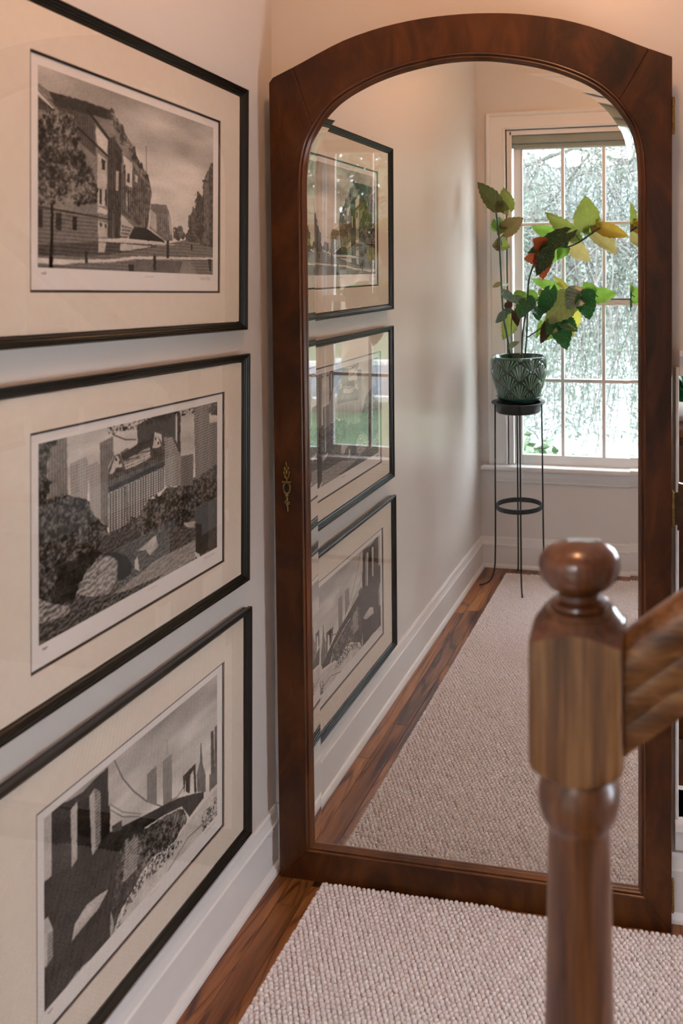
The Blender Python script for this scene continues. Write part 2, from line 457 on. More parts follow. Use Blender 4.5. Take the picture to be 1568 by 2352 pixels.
def make_window(idx, cx):
    hw = 0.357                                   # half width between jambs
    root = empty('window_%d' % idx, (cx, YN, 0), None, 'structure')
    x0, x1 = -hw, hw
    # casing: flat with a bead inside and a back band outside
    prof = [(0, 0), (0, 0.010), (0.004, 0.014), (0.010, 0.014), (0.013, 0.009), (0.020, 0.010), (0.070, 0.013), (0.074, 0.013), (0.077, 0.021), (0.088, 0.024), (0.094, 0.022), (0.094, 0)]
    ci, zt, zs = 0.3755, 2.187, 0.525
    mb = MB()
    d = math.sqrt(0.5)
    mb.sweep([((-ci, 0, zs), (-1, 0, 0), (0, 1, 0)), ((-ci, 0, zt), (-1, 0, 0.86), (0, 1, 0)), ((ci, 0, zt), (1, 0, 0.86), (0, 1, 0)), ((ci, 0, zs), (1, 0, 0), (0, 1, 0))], prof)
    mb.build('casing', M['trim'], root, angle=20)
    # jambs and stops
    j = MB()
    j.box((-ci - 0.006, -0.13, zs), (x0, 0.0, zt)).box((x1, -0.13, zs), (ci + 0.006, 0.0, zt)).box((x0, -0.13, 2.178), (x1, 0.0, zt))
    for sx in (x0, x1 - 0.010): j.box((sx, -0.016, zs), (sx + 0.010, -0.004, 2.178))
    j.box((x0, -0.016, 2.160), (x1, -0.004, 2.178))
    bevel(j.build('jamb', M['trim'], root), 0.002)
    # stool and apron
    s = MB().box((-ci - 0.13 + 0.0 if idx == 1 else -ci - 0.12, 0.0, 0.502), (ci + 0.12, 0.052, 0.524)).box((-ci, -0.13, 0.502), (ci, 0.0, 0.524))
    bevel(s.build('sill', M['trim'], root), 0.006, 3)
    a = MB()
    ap = [(0, 0.502), (0.020, 0.502), (0.020, 0.494), (0.013, 0.488), (0.013, 0.462), (0.016, 0.459), (0.016, 0.452), (0.012, 0.449), (0.012, 0.438), (0.004, 0.430), (0, 0.430)]
    a.sweep([((-0.445, 0, 0), (0, 1, 0), (0, 0, 1)), ((0.445, 0, 0), (0, 1, 0), (0, 0, 1))], ap)
    a.build('apron', M['trim'], root, angle=25)
    # two sashes, each three panes wide and two high
    def sash(name, y, za, zb, rails):
        r0, r1 = rails
        f = MB()
        f.box((x0 + 0.010, y - 0.016, za), (x0 + 0.052, y + 0.016, zb)).box((x1 - 0.052, y - 0.016, za), (x1 - 0.010, y + 0.016, zb))
        f.box((x0 + 0.052, y - 0.016, za), (x1 - 0.052, y + 0.016, za + r0)).box((x0 + 0.052, y - 0.016, zb - r1), (x1 - 0.052, y + 0.016, zb))
        so = bevel(f.build(name, M['trim'], root), 0.003)
        gx0, gx1, gz0, gz1 = x0 + 0.052, x1 - 0.052, za + r0, zb - r1
        pw = (gx1 - gx0) / 3; ph = (gz1 - gz0) / 2
        for k in (1, 2):
            m = MB().box((gx0 + k * pw - 0.009, y - 0.012, gz0), (gx0 + k * pw + 0.009, y + 0.012, gz1)); bevel(m.build('muntin', M['trim'], so), 0.004)
        for k in range(3):
            m = MB().box((gx0 + k * pw + (0.009 if k else 0), y - 0.012, gz0 + ph - 0.009), (gx0 + (k + 1) * pw - (0.009 if k < 2 else 0), y + 0.012, gz0 + ph + 0.009))
            bevel(m.build('muntin', M['trim'], so), 0.004)
        for k in range(3):
            for q in range(2):
                p = MB().add([(gx0 + k * pw, y, gz0 + q * ph), (gx0 + (k + 1) * pw, y, gz0 + q * ph), (gx0 + (k + 1) * pw, y, gz0 + (q + 1) * ph), (gx0 + k * pw, y, gz0 + (q + 1) * ph)], [(0, 1, 2, 3)])
                p.build('pane', M['pane'], so)
        return so
    if idx == 1:
        bl = MB().box((x0 + 0.001, -0.052, 2.122), (x1 - 0.001, -0.020, 2.176))
        bevel(bl.build('roller_blind', M['blind'], root), 0.005, 3)
        MB().box((x0 + 0.004, -0.050, 2.100), (x1 - 0.004, -0.040, 2.122)).build('blind_hem', M['blind'], root)
    sash('upper_sash', -0.070, 1.322, 2.160, (0.030, 0.066))
    sash('lower_sash', -0.035, 0.524, 1.352, (0.048, 0.030))
    return root
make_window(1, 0.520)

# baseboards: tall board with an ogee cap and a quarter-round shoe at the floor
BASE = [(0, 0), (0.026, 0), (0.025, 0.008), (0.020, 0.016), (0.0135, 0.019), (0.0125, 0.104), (0.015, 0.106), (0.015, 0.116), (0.0115, 0.120), (0.010, 0.130), (0.0085, 0.136), (0.0085, 0.146), (0.005, 0.1535), (0, 0.1535)]
def base(name, a, b, nrm):
    A = (*a, 0); B = (*b, 0); N = (*nrm, 0)
    MB().sweep([(A, N, (0, 0, 1)), (B, N, (0, 0, 1))], BASE).build(name, M['trim'], None, 'structure', angle=22)
base('baseboard_left', (0, YN), (0, YE), (1, 0))
base('baseboard_end', (0, YE), (XR, YE), (0, -1))
base('baseboard_window', (0, YN), (XR, YN), (0, 1))

# ------------------------------------------------------------------ framed etchings
def smooth_noise(h, w, cy, cx, seed):
    r = np.random.RandomState(seed).rand(cy + 2, cx + 2)
    yy = np.linspace(0, cy, h)[:, None]; xx = np.linspace(0, cx, w)[None, :]
    y0 = yy.astype(int); x0 = xx.astype(int); fy = yy - y0; fx = xx - x0
    fy = fy * fy * (3 - 2 * fy); fx = fx * fx * (3 - 2 * fx)
    return (r[y0, x0] * (1 - fx) + r[y0, x0 + 1] * fx) * (1 - fy) + (r[y0 + 1, x0] * (1 - fx) + r[y0 + 1, x0 + 1] * fx) * fy

AW, AH = 420, 280
def draw_etching(art, seed):
    """grey values of an etching, 0..100 like the display greys of the print"""
    H, W = AH + 1, AW + 1
    U, V = np.meshgrid(np.linspace(0, 1000, W), np.linspace(0, 1000, H))
    fine = np.random.RandomState(seed).rand(H, W)
    low = smooth_noise(H, W, 14, 20, seed + 1); mid = smooth_noise(H, W, 48, 72, seed + 2); small = smooth_noise(H, W, 95, 140, seed + 3)
    X = U / 1000 * AW; Y = V / 1000 * AH
    cl = smooth_noise(H, W, 9, 5, seed + 4)
    g = 72 + 18 * np.clip(V / 600, 0, 1) + 24 * (cl - 0.5) + 10 * (smooth_noise(H, W, 22, 9, seed + 5) - 0.5) + 5 * (np.sin(Y * 2.1 + 3 * low) * 0.5) + 5 * (fine - 0.5)
    for line in art.strip().split('\n'):
        t = line.split(); mode = t[0]; d = float(t[1]); l = float(t[2]); q = np.array(list(map(float, t[3:]))).reshape(-1, 2)
        if mode == 'l':
            for (xa, ya), (xb, yb) in zip(q[:-1], q[1:]):
                xa, xb = xa / 1000 * AW, xb / 1000 * AW; ya, yb = ya / 1000 * AH, yb / 1000 * AH
                dx, dy = xb - xa, yb - ya; L2 = dx * dx + dy * dy + 1e-9
                s = np.clip(((X - xa) * dx + (Y - ya) * dy) / L2, 0, 1)
                dist = np.hypot(X - xa - s * dx, Y - ya - s * dy)
                k = np.clip(l * 0.32 + 0.5 - dist, 0, 1)
                g = g * (1 - k) + d * k
            continue
        x0, x1 = q[:, 0].min(), q[:, 0].max(); y0, y1 = q[:, 1].min(), q[:, 1].max()
        i0, i1 = max(0, int(y0 / 1000 * AH)), min(H, int(y1 / 1000 * AH) + 2)
        j0, j1 = max(0, int(x0 / 1000 * AW)), min(W, int(x1 / 1000 * AW) + 2)
        if i0 >= i1 or j0 >= j1: continue
        u = U[i0:i1, j0:j1]; v = V[i0:i1, j0:j1]
        ins = np.zeros(u.shape, bool)
        n = len(q)
        wob = (mid[i0:i1, j0:j1] - 0.5) * (26 if mode in 'nq' else 3)
        for k in range(n):
            (xa, ya), (xb, yb) = q[k], q[(k + 1) % n]
            if ya == yb: continue
            c = ((ya > v + wob) != (yb > v + wob)) & (u + wob < (xb - xa) * (v + wob - ya) / (yb - ya) + xa)
            ins ^= c
        x = X[i0:i1, j0:j1]; y = Y[i0:i1, j0:j1]; fi = fine[i0:i1, j0:j1]; lo = low[i0:i1, j0:j1]; mi = mid[i0:i1, j0:j1]; sm = small[i0:i1, j0:j1]
        if mode == 'f': val = d + (l - d) * (1.1 * lo + 0.9 * fi - 0.5 + 0.7 * (sm - 0.5))
        elif mode == 'v': val = d + (l - d) * np.clip((0.5 + 0.45 * np.sin(x * 1.25 + 1.2 * lo)) * (0.45 + 1.1 * mi) + 0.5 * (fi - 0.5) + 0.25 * (sm - 0.5), 0, 1)
        elif mode == 'h': val = d + (l - d) * np.clip(0.5 + 0.45 * np.sin(y * 1.1 + 2 * lo) + 0.7 * (fi - 0.5) + 0.5 * (mi - 0.5), 0, 1)
        elif mode == 'g': val = d + (l - d) * np.clip(1 - 1.3 * ((np.sin(x * 1.3) > -0.1) & (np.sin(y * 1.3 + x * 0.1) > -0.1)) + 0.4 * fi, 0, 1)
        elif mode == 'w': val = d + (l - d) * np.clip((np.sin(x * 1.0) > -0.2) * (0.75 + 0.5 * np.sin(y * 1.6)) + 0.2 * (fi - 0.5), 0, 1)
        elif mode == 'n': val = d + (l - d) * np.clip(1.6 * (0.55 * sm + 0.45 * mi) - 0.35 + 0.5 * (lo - 0.5) + 0.5 * (fi - 0.5), 0, 1) ** 1.2
        elif mode == 's':
            st = np.sin(y * 0.7 + x * 0.16 + 6 * mi)
            val = d + (l - d) * np.clip(0.5 + 0.4 * st + 0.6 * (sm - 0.5) + 0.5 * (fi - 0.5), 0, 1)
        elif mode == 'q':
            val = np.where(sm + 0.4 * (fi - 0.5) > 0.56, d, g[i0:i1, j0:j1])
        sub = g[i0:i1, j0:j1]
        sub[ins] = val[ins]
    # engraved grain over everything
    g = g + 7 * (fine - 0.5) + 2.5 * np.sin(Y * 3.0)
    return np.clip(g * 0.99 - 1, 3, 93)

def ink_mat():
    m, nt, b, o = new_mat('etching_ink')
    setp(b, rough=0.95, spec=0.1)
    at = nt.nodes.new('ShaderNodeVertexColor'); at.layer_name = 'ink'
    nt.links.new(at.outputs['Color'], b.inputs['Base Color'])
    return m
M['ink'] = ink_mat()

def etching_mesh(art, seed, y0, y1, z0, z1, x):
    g = draw_etching(art, seed)
    H, W = AH + 1, AW + 1
    yy = np.linspace(y0, y1, W); zz = np.linspace(z1, z0, H)
    co = np.empty((H, W, 3), np.float32); co[..., 0] = x; co[..., 1] = yy[None, :]; co[..., 2] = zz[:, None]
    idx = np.arange(H * W).reshape(H, W)
    f = np.stack([idx[1:, :-1], idx[1:, 1:], idx[:-1, 1:], idx[:-1, :-1]], -1).reshape(-1, 4)
    me = bpy.data.meshes.new('etching')
    me.vertices.add(H * W); me.vertices.foreach_set('co', co.ravel())
    nf = len(f)
    me.loops.add(nf * 4); me.polygons.add(nf)
    me.loops.foreach_set('vertex_index', f.ravel().astype(np.int32))
    me.polygons.foreach_set('loop_start', np.arange(0, nf * 4, 4, dtype=np.int32))
    me.update(calc_edges=True)
    a = me.color_attributes.new('ink', 'FLOAT_COLOR', 'POINT')
    lin = (g / 100.0) ** 2.2
    lin = (lin - 0.002) / 0.80
    c = np.ones((H * W, 4), np.float32)
    c[:, 0] = (lin * 0.82 + 0.003).ravel(); c[:, 1] = (lin * 0.750 + 0.003).ravel(); c[:, 2] = (lin * 0.675 + 0.002).ravel()
    a.data.foreach_set('color', c.ravel())
    me.materials.append(M['ink'])
    return me

RAIL = [(0.004, 0.000), (0.004, 0.010), (0.0015, 0.0125), (0.0, 0.0155), (0.0, 0.0245), (0.002, 0.0275), (0.0048, 0.0275), (0.0062, 0.0245), (0.0078, 0.0255), (0.0108, 0.0245),
        (0.0122, 0.0215), (0.0138, 0.0222), (0.0165, 0.0205), (0.0178, 0.0178), (0.0195, 0.0182), (0.0225, 0.0160), (0.0245, 0.0125), (0.0262, 0.0120), (0.0262, 0.0)]
RAIL = [(a * 0.70, b * 0.78) for a, b in RAIL]
def framed_print(label, F, P, tilt, art, seed):
    """F outer frame, P the black line, both (y0, y1, z0, z1) on the wall"""
    y0, y1, z0, z1 = F
    yc = (y0 + y1) / 2
    root = empty('framed_print', (0.002, yc, z0))
    root.rotation_euler = (0, math.atan(tilt), 0)
    tag(root, label, 'picture', 'framed etchings hung one above the other on the left wall')
    hw, h = (y1 - y0) / 2, z1 - z0
    cs = [(-hw, 0), (hw, 0), (hw, h), (-hw, h)]
    dg = [(1, 1), (-1, 1), (-1, -1), (1, -1)]
    for k in range(4):
        a, b = k, (k + 1) % 4
        mb = MB()
        mb.sweep([((0, cs[q][0], cs[q][1]), (0, dg[q][0], dg[q][1]), (1, 0, 0)) for q in (a, b)], RAIL)
        mb.build('rail', M['black'], root, angle=25)
    p0, p1, q0, q1 = P[0] - yc, P[1] - yc, P[2] - z0, P[3] - z0
    # mat board with a bevelled window
    e = 0.020
    o_ = [(-hw + e, e), (hw - e, e), (hw - e, h - e), (-hw + e, h - e)]
    i_ = [(p0, q0), (p1, q0), (p1, q1), (p0, q1)]
    mm = MB()
    mm.add([(0.0085, *t) for t in o_] + [(0.0085, *t) for t in i_] + [(0.0062, *t) for t in i_], [(k, (k + 1) % 4, 4 + (k + 1) % 4, 4 + k) for k in range(4)] + [(4 + k, 4 + (k + 1) % 4, 8 + (k + 1) % 4, 8 + k) for k in range(4)])
    mm.build('mat', M['mat'], root)
    t = 0.0042
    j_ = [(p0 + t, q0 + t), (p1 - t, q0 + t), (p1 - t, q1 - t), (p0 + t, q1 - t)]
    ff = MB().add([(0.0063, *c) for c in i_] + [(0.0063, *c) for c in j_] + [(0.0046, *c) for c in j_], [(k, (k + 1) % 4, 4 + (k + 1) % 4, 4 + k) for k in range(4)] + [(4 + k, 4 + (k + 1) % 4, 8 + (k + 1) % 4, 8 + k) for k in range(4)])
    ff.build('inner_mat', M['fillet'], root)['label'] = 'thin black inner mat line'
    pa = MB().box((0.0030, p0, q0), (0.0045, p1, q1)).build('paper', M['paper'], root)
    pw, ph = p1 - p0, q1 - q0
    me = etching_mesh(art, seed, p0 + 0.037 * pw, p1 - 0.045 * pw, q0 + 0.105 * ph, q1 - 0.052 * ph, 0.0047)
    ob('etching', me, pa)
    # pencil marks under the plate
    r = random.Random(seed)
    for cx, wd, amp in ((0.06, 0.02, 0.004), (0.55, 0.05, 0.002), (0.90, 0.075, 0.005)):
        pts = []
        for k in range(22):
            s = k / 21
            pts.append((0.0048, p0 + (cx + (s - 0.5) * wd) * pw, q0 + 0.082 * ph + amp * math.sin(k * 2.1 + r.random()) * r.uniform(0.2, 1)))
        MB().tube(pts, 0.00022, 3).build('pencil_mark', M['mat_pencil'], pa)
    MB().add([(0.0112, *c) for c in o_], [(0, 1, 2, 3)]).build('glazing', M['pane'], root)
    MB().box((0.0005, -hw + 0.012, 0.012), (0.0028, hw - 0.012, h - 0.012)).build('backing', M['mat'], root)
    return root
M['mat_pencil'] = plain('pencil', (0.33, 0.28, 0.26), 0.9)

# etching drawings: mode, dark grey, light grey, outline in thousandths of the plate
ART_MUSEUM = '''
f 46 56 -40 73 46 113 345 105 352 146 408 172 423 227 474 280 489 352 543 408 575 533 567 581 550 739 496 737 436 803 393 814 276 839 -40 920
v 26 40 -40 149 220 160 258 203 264 383 158 314 76 206 -40 229
f 20 30 46 113 202 104 345 109 345 162 233 169 76 180
f 78 86 -40 76 71 182 62 201 -40 136
l 20 3 -40 85 65 184
l 20 3 -40 130 62 198
f 76 86 263 219 326 279 326 358 270 336
l 15 8 220 146 328 268
l 15 6 176 255 331 371
f 70 82 272 362 321 391 317 649 273 648
f 18 26 292 387 313 396 310 450 292 447
f 18 28 282 552 295 556 294 642 282 636
f 18 28 310 550 321 555 320 649 310 643
f 74 84 273 652 325 666 325 692 273 687
f 68 82 271 733 324 741 324 817 276 819
f 20 30 283 739 296 741 296 762 283 760
f 20 30 309 743 320 745 320 767 309 765
f 76 84 408 341 459 374 459 553 422 634 412 399
f 20 30 430 432 446 440 444 492 429 488
v 14 40 324 269 366 243 354 818 324 821
v 14 36 362 265 402 313 393 814 357 818
f 70 80 368 438 383 438 379 549 368 547
v 16 52 404 401 422 389 425 670 459 561 459 381 563 505 567 581 543 739 496 729 400 674
f 70 80 474 438 491 442 489 480 474 475
f 72 82 397 678 466 740 436 796 421 812 393 814
h 30 74 400 733 458 748 429 811 394 814
f 16 34 333 113 345 91 359 108 356 152 338 165
f 14 40 360 158 377 138 391 178 387 222 366 214
f 14 40 387 179 405 166 412 215 415 288 390 280
f 14 36 426 263 441 240 452 278 444 310
f 14 36 448 287 473 269 482 331 474 363 455 352
f 14 36 497 365 516 353 524 405 520 436 500 417
f 14 36 531 426 551 414 563 474 575 530 543 508
l 24 2 540 255 541 431
f 40 52 567 589 665 580 684 619 699 682 708 799 657 803 562 737
f 66 76 566 624 603 646 603 757 562 723
v 30 60 607 630 674 621 682 789 607 764
f 64 74 678 624 699 682 708 746 691 764
n 26 56 712 705 770 698 799 754 793 783 715 790
n 20 46 1040 201 985 262 962 285 922 397 919 488 893 458 872 457 858 553 830 616 799 754 799 791 1040 827
v 20 60 925 405 970 300 971 807 926 793
h 36 52 -40 702 276 690 276 839 -40 926
l 14 3 -40 695 344 717
f 16 26 -40 708 21 707 20 802 -40 799
f 16 26 77 716 103 715 102 807 76 803
f 16 26 151 722 173 722 171 801 152 796
n 12 60 -40 288 15 252 45 207 65 236 73 188 158 180 170 270 188 333 219 435 257 462 275 577 270 656 218 643 175 670 126 637 63 686 -40 676
v 10 60 422 508 563 536 543 732 500 729 436 669
n 18 60 352 117 408 187 467 297 563 481 563 536 527 442 459 336 394 250 345 177
f 10 20 436 812 473 739 543 739 650 801 657 815
h 38 52 -40 920 276 839 421 834 657 823 799 783 1040 823 1040 1040 -40 1040
h 24 38 -40 894 276 846 574 830 615 842 421 894 256 925 -40 945
f 72 84 276 847 316 846 309 901 276 903
f 70 84 393 844 458 843 574 845 436 882 392 884
f 74 86 276 828 393 818 726 818 715 827 393 838 276 845
f 80 88 -40 952 167 952 364 934 466 912 1040 880 1040 895 473 928 350 953 167 968 113 980 50 981 -40 972
f 34 44 481 930 770 922 911 1040 450 1040
f 50 58 779 913 835 919 911 1040 743 1040
f 4 10 54 674 67 673 66 824 64 1040 45 1040 53 825
f 6 14 210 900 225 899 225 967 211 967
f 6 16 584 896 600 895 600 985 586 986
f 8 18 667 798 684 797 684 910 669 911
f 6 16 437 960 470 959 467 1040 440 1040
f 6 14 961 896 988 894 987 976 973 976
f 8 16 833 809 847 808 846 844 835 845
'''
ART_PARK = '''
s 20 52 -40 278 214 366 320 591 420 576 542 495 738 480 1040 414 1040 1040 -40 1040
v 40 58 44 20 119 -40 125 302 38 294
n 10 50 -40 -40 75 -40 78 30 47 41 44 262 36 293 -40 291
g 52 68 134 145 208 127 217 181 214 366 137 307
g 56 70 217 181 259 166 280 203 281 497 227 444
v 40 56 272 75 340 54 345 165 316 215 317 558 280 504
v 24 38 470 25 699 -40 736 19 737 292 622 288 614 121 572 93 471 143
f 80 88 703 11 713 12 713 199 704 180
f 30 44 375 159 419 142 427 161 397 197
v 22 36 462 140 572 93 561 180 397 221 379 173
f 30 44 316 237 347 165 375 163 404 245 557 169 581 99 622 180 633 307 313 333
f 76 86 322 262 350 175 363 170 390 240 356 238 340 261
f 24 36 328 279 356 244 390 248 401 282 340 313
f 16 24 351 182 361 184 363 201 351 198
f 16 24 370 203 379 205 380 225 370 222
f 74 86 557 185 577 102 586 103 609 185 587 194
f 24 36 561 202 589 199 612 194 622 255 573 263
f 16 24 573 125 582 126 583 144 573 143
f 16 24 587 158 597 158 597 177 588 176
h 34 76 395 212 542 173 547 198 401 236
g 20 84 401 238 546 201 549 240 408 274
f 14 28 313 333 631 290 631 323 316 365
v 20 50 316 267 629 257 631 290 314 329
w 26 84 320 367 631 325 631 456 526 495 479 564 420 576 320 591
f 40 50 404 360 419 358 423 576 409 585
g 34 66 630 142 682 157 737 292 738 480 636 449
g 30 52 737 292 823 302 823 521 736 479
g 22 60 826 -40 938 -40 946 432 838 483
g 20 56 939 133 1040 137 1040 448 941 439
q 14 86 306 -40 470 -40 826 -40 826 36 572 28 463 55 375 34 312 39
n 12 60 908 -40 1040 -40 1040 115 934 67
l 20 3 340 47 404 92 463 109
n 12 52 320 591 420 576 438 553 479 572 542 495 665 461 738 480 838 509 886 456 1040 413 1040 838 839 712 746 740 574 703 457 664
n 8 52 -40 291 70 286 116 291 152 320 214 359 253 470 308 548 307 657 253 674 171 816 110 878 36 805 -40 717
s 22 40 293 591 457 623 495 680 450 760 450 870 391 891 362 761 293 688 227 697
n 8 24 53 829 87 657 253 645 293 688 227 697 162 834 110 878
s 40 76 162 834 202 748 253 711 320 717 364 762 357 864 314 930 254 910
f 6 14 280 688 348 705 413 764 442 834 435 877 391 891 363 868 366 771 327 716
s 24 44 450 760 495 688 574 703 746 740 839 712 839 871 575 873 473 882
f 64 80 472 765 578 720 593 796 542 824 519 779
f 70 82 454 813 472 795 482 887 456 857
f 66 80 755 727 839 747 829 787 782 765
s 52 66 342 940 575 875 839 871 845 989 625 1040 391 962
s 14 46 -40 985 -40 810 152 862 391 957 626 985 384 1040
s 30 74 -40 717 36 805 140 890 116 924 -40 877
v 14 26 843 670 932 662 933 980 869 985 840 951
v 22 36 932 662 1040 672 1040 1040 933 1040
f 74 84 830 946 869 983 874 1040 840 977
'''
ART_BRIDGE = '''
f 16 24 -40 -40 35 -40 102 13 176 32 241 14 299 9 301 417 359 506 501 547 482 742 376 761 358 927 307 1040 173 986 -40 1040
n 10 40 359 515 501 552 473 829 358 927 307 1040
f 72 80 -40 -40 33 -40 32 330 -40 322
f 66 78 116 74 147 57 146 371 121 388
f 68 78 205 86 231 67 235 416 217 430
h 40 66 233 69 261 115 260 402 235 420
f 22 32 32 -40 116 78 119 375 34 333
f 8 16 147 65 205 86 207 319 147 239
f 8 16 261 194 309 242 309 453 359 506 359 524 260 402
l 30 3 320 -40 377 149 437 282 512 417 608 546 707 582 751 562
l 36 2 309 233 376 346 482 466
l 36 2 309 265 376 374 473 471
v 46 58 515 254 573 254 576 505 515 425
v 48 60 613 265 672 268 673 569 615 548
l 50 2 641 154 643 247
f 14 24 301 391 482 482 707 592 825 675 899 735 895 775 792 802 738 675 606 609 359 517 260 404
f 26 38 317 370 372 388 374 447 325 415
f 18 28 746 485 836 480 844 688 827 672 820 513 798 522 794 645 766 607 766 523 755 608
f 38 50 845 565 867 500 872 376 878 381 889 531 912 639 912 748 847 686
f 28 38 950 367 974 370 981 681 951 666
f 34 46 980 359 1040 354 1040 776 939 774 939 653 981 681
n 14 62 359 517 606 616 738 685 781 814 676 849 519 804 473 831 393 780
h 40 76 393 551 464 578 457 773 376 761
f 76 86 307 1040 358 974 410 893 519 843 676 862 792 823 1040 798 1040 1040 676 985 173 1040 -40 1040 -40 1040
q 10 84 308 1040 410 874 519 812 676 839 739 905 656 930 482 917 393 949 324 1040
q 22 84 876 886 1040 854 1040 1040 894 1040
l 40 3 567 1040 676 983 782 929 1040 978
f 70 82 120 785 136 709 189 674 259 692 300 715 251 764 189 771
f 72 80 -40 507 17 528 37 618 37 761 9 777 -40 725
h 44 70 15 615 37 624 37 761 11 777
f 60 74 312 854 329 939 316 1040 308 970
q 14 60 173 986 307 1040 291 1040 173 1040
f 70 80 -40 1040 150 982 165 1040 -40 1040
l 30 4 -40 1040 157 1040
'''
framed_print('top framed etching, a museum street front with a leafy tree and wet pavement', (-1.0965, -0.3123, 1.3690, 1.9260), (-0.9809, -0.4139, 1.4544, 1.8343), 0.0115, ART_MUSEUM, 11)
framed_print('middle framed etching, a park bridge with trees below tall city hotels', (-1.0802, -0.3097, 0.7813, 1.3139), (-0.9870, -0.4023, 0.8530, 1.2349), 0.0088, ART_PARK, 23)
framed_print('lowest framed etching, a suspension bridge tower and two distant skyscrapers', (-1.0802, -0.3066, 0.1810, 0.7192), (-0.9819, -0.4103, 0.2616, 0.6331), 0.0075, ART_BRIDGE, 37)

# ------------------------------------------------------------------ arched wardrobe-door mirror
def lerp_tab(tab, x):
    for (a, b), (c, d) in zip(tab[:-1], tab[1:]):
        if x <= c: return b + (d - b) * (x - a) / (c - a)
    return tab[-1][1]
UC, HWG = 0.5210, 0.3975
GB, GTOP = 0.0905, 1.9905
IN_T = [(0, 0), (0.05, 0.0015), (0.12, 0.0125), (0.17, 0.0235), (0.22, 0.0395), (0.27, 0.0615), (0.30, 0.0790), (0.32, 0.0945), (0.34, 0.1140), (0.355, 0.1330), (0.37, 0.1560), (0.38, 0.1750), (0.387, 0.1960), (0.3925, 0.2210), (0.3955, 0.2500), (0.3975, 0.2950)]
OU_T = [(0, 0), (0.05, 0.0010), (0.10, 0.0045), (0.14, 0.0090), (0.19, 0.0175), (0.24, 0.0285), (0.29, 0.0440), (0.33, 0.0600), (0.36, 0.0735), (0.40, 0.0920), (0.44, 0.1090), (0.4792, 0.1250)]
OC, OHW, OTOP = 0.5135, 0.4792, 2.0970
def glass_outline():
    """glass edge: up the left side, over the arch, down the right, along the bottom"""
    p = [(UC - HWG, GB), (UC - HWG, 0.55), (UC - HWG, 1.05), (UC - HWG, 1.45)]
    us = [0.3975, 0.3955, 0.3925, 0.387, 0.38, 0.37, 0.355, 0.34, 0.32, 0.30, 0.27, 0.22, 0.17, 0.12, 0.06]
    q = [(UC - HWG, 1.58)] + [(UC - u, GTOP - lerp_tab(IN_T, u)) for u in us] + [(UC, GTOP)] + [(UC + u, GTOP - lerp_tab(IN_T, u)) for u in reversed(us)] + [(UC + HWG, 1.58)]
    q = [Vector(t) for t in q]
    for k in range(1, len(q) - 2):                # smooth curve through the measured points
        a, b, c, d = q[k - 1], q[k], q[k + 1], q[k + 2]
        L = (c - b).length; t0 = (c - a) * (L / max(1e-6, (c - a).length)); t1 = (d - b) * (L / max(1e-6, (d - b).length))
        m = 4
        for r in range(m):
            t = r / m
            p.append(tuple(b * (2 * t**3 - 3 * t**2 + 1) + t0 * (t**3 - 2 * t**2 + t) + c * (3 * t**2 - 2 * t**3) + t1 * (t**3 - t**2)))
    p.append(tuple(q[-2]))
    p += [(UC + HWG, 1.45), (UC + HWG, 1.05), (UC + HWG, 0.55), (UC + HWG, GB)]
    return p
def offset_loop(p, d):
    """offset a clockwise closed loop outwards by d with mitres"""
    n = len(p); out = []
    for i in range(n):
        a = Vector(p[i - 1]); b = Vector(p[i]); c = Vector(p[(i + 1) % n])
        e1 = (b - a).normalized(); e2 = (c - b).normalized()
        n1 = Vector((-e1.y, e1.x)); n2 = Vector((-e2.y, e2.x))
        m = (n1 + n2); m /= max(1e-6, m.dot(n1))
        out.append(tuple(b + m * d))
    return out
GO = glass_outline()
mir = empty('arched_mirror')
mir.matrix_world = Matrix(((0.99996256, 0.00865205, -0.00014588, 0), (-0.00865328, 0.99982045, -0.01685818, -0.18964), (0, 0.01685881, 0.99985788, 0), (0, 0, 0, 1)))
tag(mir, 'tall arched mirror in a dark mahogany wardrobe door frame against the end wall', 'mirror')
IB = offset_loop(GO, 0.0165)          # inner edge of the wooden frame
DEPTH = 0.027
def slab(name, poly, mat, y0=0.0, y1=DEPTH):
    me = bpy.data.meshes.new(name)
    bm = bmesh.new()
    vs = [bm.verts.new((u, y0, v)) for u, v in poly]
    f = bm.faces.new(vs)
    r = bmesh.ops.extrude_face_region(bm, geom=[f])
    bmesh.ops.translate(bm, vec=(0, y1 - y0, 0), verts=[q for q in r['geom'] if isinstance(q, bmesh.types.BMVert)])
    bmesh.ops.recalc_face_normals(bm, faces=bm.faces)
    bm.to_mesh(me); bm.free()
    o = ob(name, me, mir, mat)
    return bevel(o, 0.0016, 2, 40)
iu0, iu1 = UC - HWG - 0.0165, UC + HWG + 0.0165
ibz = GB - 0.0165
u0, u1 = OC - OHW, OC + OHW
def ou(u): return OTOP - lerp_tab(OU_T, abs(u - OC))
li = [q for q in IB if q[0] < UC]; ri = [q for q in IB if q[0] > UC]
SEAM_L, SEAM_R = 1.86, 1.885
